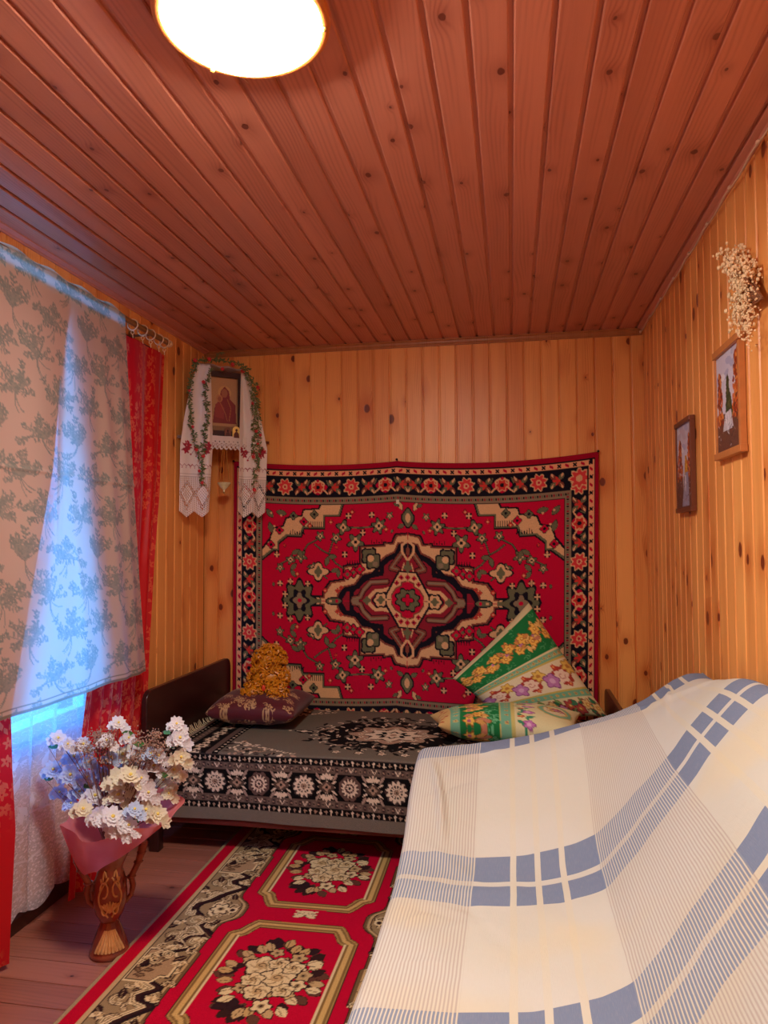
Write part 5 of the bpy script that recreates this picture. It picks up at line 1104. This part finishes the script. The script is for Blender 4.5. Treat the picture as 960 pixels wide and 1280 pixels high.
# ------------------------------------------------------------------ floor vase with wrapped bouquet
VC = (.398, 2.20)
n = NT('vase_glaze'); nz = n.noise(n.obj(), 26, 3); n.set(Base_Color=n.mix(nz, tuple(lin((110, 48, 34))), tuple(lin((160, 84, 60)))), Roughness=.16, Metallic=.15, Coat_Weight=.5); M['glaze'] = n.mat
n = NT('vase_gold'); nz = n.noise(n.obj(), 60, 3); n.set(Base_Color=n.mix(nz, tuple(lin((190, 134, 76))), tuple(lin((244, 204, 140)))), Roughness=.25, Metallic=.4); M['vgold'] = n.mat
vase = empty('floor_vase', (VC[0], VC[1], 0), 'brown glazed ornate vase with gold relief and scrolled handles standing on the floor boards', 'vase')
vb = (VC[0], VC[1], 0)
MB().lathe([(.001, 0), (.058, 0), (.063, .006), (.063, .014), (.057, .022), (.056, .028), (.050, .046), (.040, .074), (.031, .096), (.028, .108)], vb, 48, lambda r, z, w: r*(1+(.035*math.cos(14*w) if .024 < z < .1 else 0))).mk('foot', M['glaze'], vase)
MB().lathe([(.028, .106), (.034, .112), (.036, .118), (.046, .135), (.053, .165), (.055, .20), (.052, .232), (.044, .256), (.040, .272), (.043, .285), (.052, .305), (.066, .335), (.070, .345), (.062, .34), (.036, .30), (.030, .27)], vb, 48, lambda r, z, w: r*(1+(.05*math.cos(10*w)*(z-.28)/.06 if z > .28 else 0))).mk('body', M['glaze'], vase)
def arcband(name, fn, r):  # relief strokes on the front
    m = MB()
    for pts in fn: m.tube(pts, r, 6)
    return m.mk(name, M['vgold'], vase)
def onv(ang, z, r): return (VC[0]+r*math.cos(ang), VC[1]+r*math.sin(ang), z)
fa = math.atan2(CAM[1]-VC[1], CAM[0]-VC[0])
rb = lambda z: float(np.interp(z, [.106, .118, .135, .165, .20, .232, .256, .272, .285, .305, .335], [.028, .036, .046, .053, .055, .052, .044, .040, .043, .052, .066]))
rf = lambda z: float(np.interp(z, [.02, .028, .046, .074, .096], [.058, .057, .051, .041, .032]))
for k in range(9):
    a = fa+(k-4)*.20; MB().tube([onv(fa+(k-4)*.20*(1-.45*t), .026+.062*t, rf(.026+.062*t)+.001) for t in np.linspace(0, 1, 7)], [.0055, .0062, .006, .005, .004, .003, .002], 6).mk('gold_flute', M['vgold'], vase)
S_ = []
for sg in (-1, 1):
    S_.append([onv(fa+sg*(.12+.55*math.sin(t*PI)), .135+.125*t, rb(.135+.125*t)+.001) for t in np.linspace(0, 1, 14)])
    S_.append([onv(fa+sg*(.35+.22*math.cos(t*5)), .225+.025*math.sin(t*5), rb(.225)+.003) for t in np.linspace(0, 1, 10)])
    S_.append([onv(fa+sg*(.30+.16*math.cos(t*5+2)), .165+.018*math.sin(t*5+2), rb(.165)+.003) for t in np.linspace(0, 1, 10)])
    S_.append([onv(fa+sg*(.25+.4*t), .262+.02*math.sin(t*6), .047) for t in np.linspace(0, 1, 8)])
arcband('gold_relief', S_, .0032)
m = MB()
for k in range(7): a = fa+(k-3)*.17; m.tube([onv(fa, .150, rb(.15)+.001), onv(fa+(k-3)*.12, .172, rb(.172)+.003), onv(a, .190-.004*abs(k-3), rb(.19)+.002)], [.002, .0055, .002], 6)
m.mk('gold_shell', M['vgold'], vase)
for sg in (-1, 1):
    d = Vector((math.cos(fa+sg*PI/2), math.sin(fa+sg*PI/2), 0)); c0 = Vector((VC[0], VC[1], 0))
    prof = [(.048, .155), (.066, .175), (.072, .205), (.066, .235), (.078, .258), (.088, .28), (.098, .31), (.104, .338), (.098, .358), (.086, .362), (.080, .350), (.086, .340)]
    MB().tube([c0+d*(-r if False else r)+Vector((0, 0, z)) for r, z in prof], [.007, .008, .010, .011, .010, .011, .014, .015, .013, .010, .008, .006], 10).mk('handle', M['glaze'], vase)
    for t in (3, 5, 6, 7): r, z = prof[t]; MB().torus(c0+d*r+Vector((0, 0, z)), .0135, .0028, 'z', 14, 5).mk('handle_ridge', M['glaze'], vase)
# paper wrap
n = NT('pink_wrap'); thin(n, n.mix(n.noise(n.obj(), 12, 3), tuple(lin((226, 108, 108))), tuple(lin((242, 160, 154)))), .4, 0.0); M['wrap'] = n.mat
nth, nv = 72, 26; P = np.zeros((nv, nth+1, 3))
for j in range(nv):
    t = j/(nv-1)
    for i in range(nth+1):
        w = 2*PI*i/nth; cx = .402+.058*t; r = .074+.125*t**.8; cr = 1+.030*math.sin(7*w+1)*t+.02*math.sin(13*w)*t
        right = math.cos(w); zb_ = .285+.075*max(0, right)+.012*math.sin(3*w); zt_ = .475+.030*math.sin(w)+.012*math.sin(5*w+.6)+.02*right
        P[j, i] = (cx+r*cr*math.cos(w)*(1.0), 2.17+r*cr*math.sin(w)*.72, zb_+(zt_-zb_)*t)
wrap = link('paper_wrap', gridmesh('paper_wrap', P, M['wrap'])); tag(wrap, 'salmon pink paper wrap flaring around the flowers above the floor vase', 'wrapping paper')
# blossoms
def petal_mat(name, a, b):
    n = NT(name); thin(n, n.mix(n.noise(n.obj(), 25, 2), tuple(lin(a)), tuple(lin(b))), .35, 0.0); return n.mat
PW_ = [petal_mat('white_petal', (240, 236, 236), (226, 222, 226)), petal_mat('cream_petal', (236, 228, 206), (228, 216, 186)), petal_mat('pale_blue_petal', (206, 216, 236), (190, 206, 232))]
M['pollen'] = plain('pollen', (222, 196, 96), .8); M['bstem'] = plain('brown_stem', (112, 66, 56), .7); M['gleaf'] = plain('green_leaf', (62, 116, 60), .5, var=.25)
def blossom_meshes(R, k):
    nn = Vector((0, 0, 1)); m = rosette(Vector((0, 0, 0)), 1.0, 6 if k else 5, Vector((1, 0, 0)), Vector((0, 1, 0)), nn, 3)
    V = [Vector(v)*(1+R.uniform(-.10, .10)) for v in m.V]; return V, m.F
BR_M = []
for k in range(3):
    V, F = blossom_meshes(random.Random(k+3), k); BR_M.append([mesh('blossom', V, F, pm, False) for pm in PW_])
pc = MB().ball((0, 0, .22), .16, 8, 5); POL = mesh('pollen', pc.V, pc.F, M['pollen'], True)
lm_ = MB(); lm_.add([(0, 0, 0), (.35, .20, .05), (.75, .20, .06), (1, 0, -.05), (.75, -.20, .06), (.35, -.20, .05), (.5, 0, -.02)], [(0, 1, 6), (1, 2, 6), (2, 3, 6), (3, 4, 6), (4, 5, 6), (5, 0, 6)]); LEAF = mesh('leaf', lm_.V, lm_.F, M['gleaf'], True)
R = random.Random(17)
def aim(o, d, sc):
    q = Vector(d).normalized().to_track_quat('Z', 'Y'); o.matrix_world = Matrix.LocRotScale(o.location, q, (sc,)*3)
branches = [
 ('white blossom branch at the far left of the bouquet, before the lace curtain', [(72, 923, 10, 0), (66, 962, 11, 2), (74, 990, 9, 2)], [(60, 933), (54, 972)]),
 ('white blossom branch rising at the top left middle of the bouquet', [(148, 904, 9, 0), (134, 926, 9, 0), (138, 946, 8, 2)], [(152, 916)]),
 ('white blossom branch reaching highest at the right of the bouquet', [(221, 905, 9, 0), (224, 922, 11, 0), (226, 946, 10, 1)], [(204, 914), (209, 930)]),
 ('cream blossom branch at the right side of the bouquet', [(218, 962, 10, 1), (206, 976, 11, 1), (211, 992, 8, 1)], [(199, 996)]),
 ('pale blue blossom branch at the left, above the paper rim', [(92, 946, 11, 2), (88, 968, 12, 2), (98, 990, 10, 2)], [(102, 982)]),
 ('cream blossom branch in the middle top of the bouquet', [(154, 944, 13, 1), (166, 950, 9, 0), (150, 962, 9, 2)], []),
 ('white blossom branch left of the middle, low over the paper', [(118, 995, 12, 0), (124, 1020, 11, 0), (103, 1012, 11, 1)], [(134, 985)]),
 ('large cream blossom branch in the centre of the bouquet', [(150, 975, 15, 1), (163, 970, 13, 1), (148, 995, 13, 1)], []),
 ('white blossom branch hanging lowest over the front rim of the paper', [(140, 1022, 13, 0), (148, 1036, 11, 0), (160, 1032, 10, 0)], []),
 ('cream blossom branch low at the right of the bouquet', [(184, 1012, 11, 1), (196, 1018, 11, 1), (174, 994, 12, 1)], []),
 ('pale blossom branch right of the middle above the paper', [(178, 972, 10, 0), (186, 990, 10, 0), (168, 1012, 9, 2)], [(160, 1026)]),
 ('white blossom branch between the left and middle of the bouquet', [(108, 972, 10, 0), (128, 968, 10, 2), (138, 1004, 12, 0)], [(108, 984)]),
 ('small white blossom branch standing upright behind the middle of the bouquet', [(160, 922, 8, 0), (172, 940, 9, 0)], [(166, 930)]),
 ('small pale blossom branch low on the left paper edge', [(90, 1004, 9, 2), (112, 1000, 9, 0)], []),
 ('white blossom branch between the middle and the right of the bouquet', [(192, 958, 10, 0), (200, 944, 9, 0), (188, 942, 8, 2)], [(196, 968)]),
 ('white blossom branch just right of the far left one', [(84, 930, 8, 0), (104, 930, 9, 0), (110, 952, 9, 2)], [])]
for lab, fl_, lv_ in branches:
    root = Vector((.42+R.uniform(-.012, .012), 2.17+R.uniform(-.012, .012), .325)); t = empty('blossom_branch', tuple(root), lab, 'artificial flower', 'artificial blossom branches in the floor vase'); m = MB()
    dy = R.uniform(-.06, .05); first = None
    for px, py, r, mi_ in fl_:
        p = Vector(at(px, py, 1, 2.17+dy+R.uniform(-.025, .025)+(-.07 if py > 1005 else 0))); mid = (root+p)/2+Vector((0, 0, .02)); mid.x = .45+(mid.x-.45)*.8; m.tube([root, mid, p], [.0018, .0015, .001], 5)
        d = (Vector(tuple(CAM))-p).normalized()*.9+Vector((R.uniform(-.6, .6), R.uniform(-.3, .3), R.uniform(-.1, .8))); sc = r/887.6*2.35*1.12
        for jj, (ox, s2) in enumerate((((0, 0, 0), 1.0), ((.8, .1, -.7), .72), ((-.75, -.1, -.35), .66))):
            b = link('blossom', BR_M[R.randrange(3)][mi_], t); b.location = p+Vector(ox)*sc; aim(b, d+Vector(ox)*.4, sc*s2); place(b, t)
            if jj == 0: s_o = link('pollen', POL, None); s_o.parent = b
    for px, py in lv_:
        p = Vector(at(px, py, 1, 2.17+dy)); l = link('leaf', LEAF, t); l.location = p; aim(l, (R.uniform(-.3, .3), R.uniform(-1, -.4), R.uniform(-.2, .6)), .042); m.tube([(root+p)/2, p], .001, 4); place(l, t)
    m.mk('stem', M['bstem'], t)
for k, (cx, cy, rx, ry) in enumerate(((118, 936, 22, 18), (128, 925, 12, 10), (190, 930, 20, 16), (178, 940, 15, 14))):
    root = Vector((.425, 2.16, .325)); t = empty('dried_spray', tuple(root), ['brown dried spray at the left of the bouquet', 'small brown dried spray behind the left one', 'brown dried spray at the right of the bouquet', 'brown dried spray right of the bouquet middle'][k], 'dried flowers'); m = MB(); h = MB()
    for j in range(16):
        p = Vector(at(cx+R.uniform(-rx, rx), cy+R.uniform(-ry, ry), 1, 2.16+R.uniform(-.04, .04))); q = root+(p-root)*.8+Vector((0, 0, .0)); q.x += (cx-cx); m.tube([root, q, p], [.0012, .001, .0006], 4)
        for _ in range(26): h.ball(p+Vector((R.gauss(0, .010), R.gauss(0, .010), R.gauss(0, .008))), R.uniform(.0016, .0034), 4, 3)
    m.mk('stem', M['bstem'], t); o = h.mk('seed_heads', plain('dried_seed', (158, 124, 106), .85, var=.25, scale=90), t, smooth=False); o['kind'] = 'stuff'
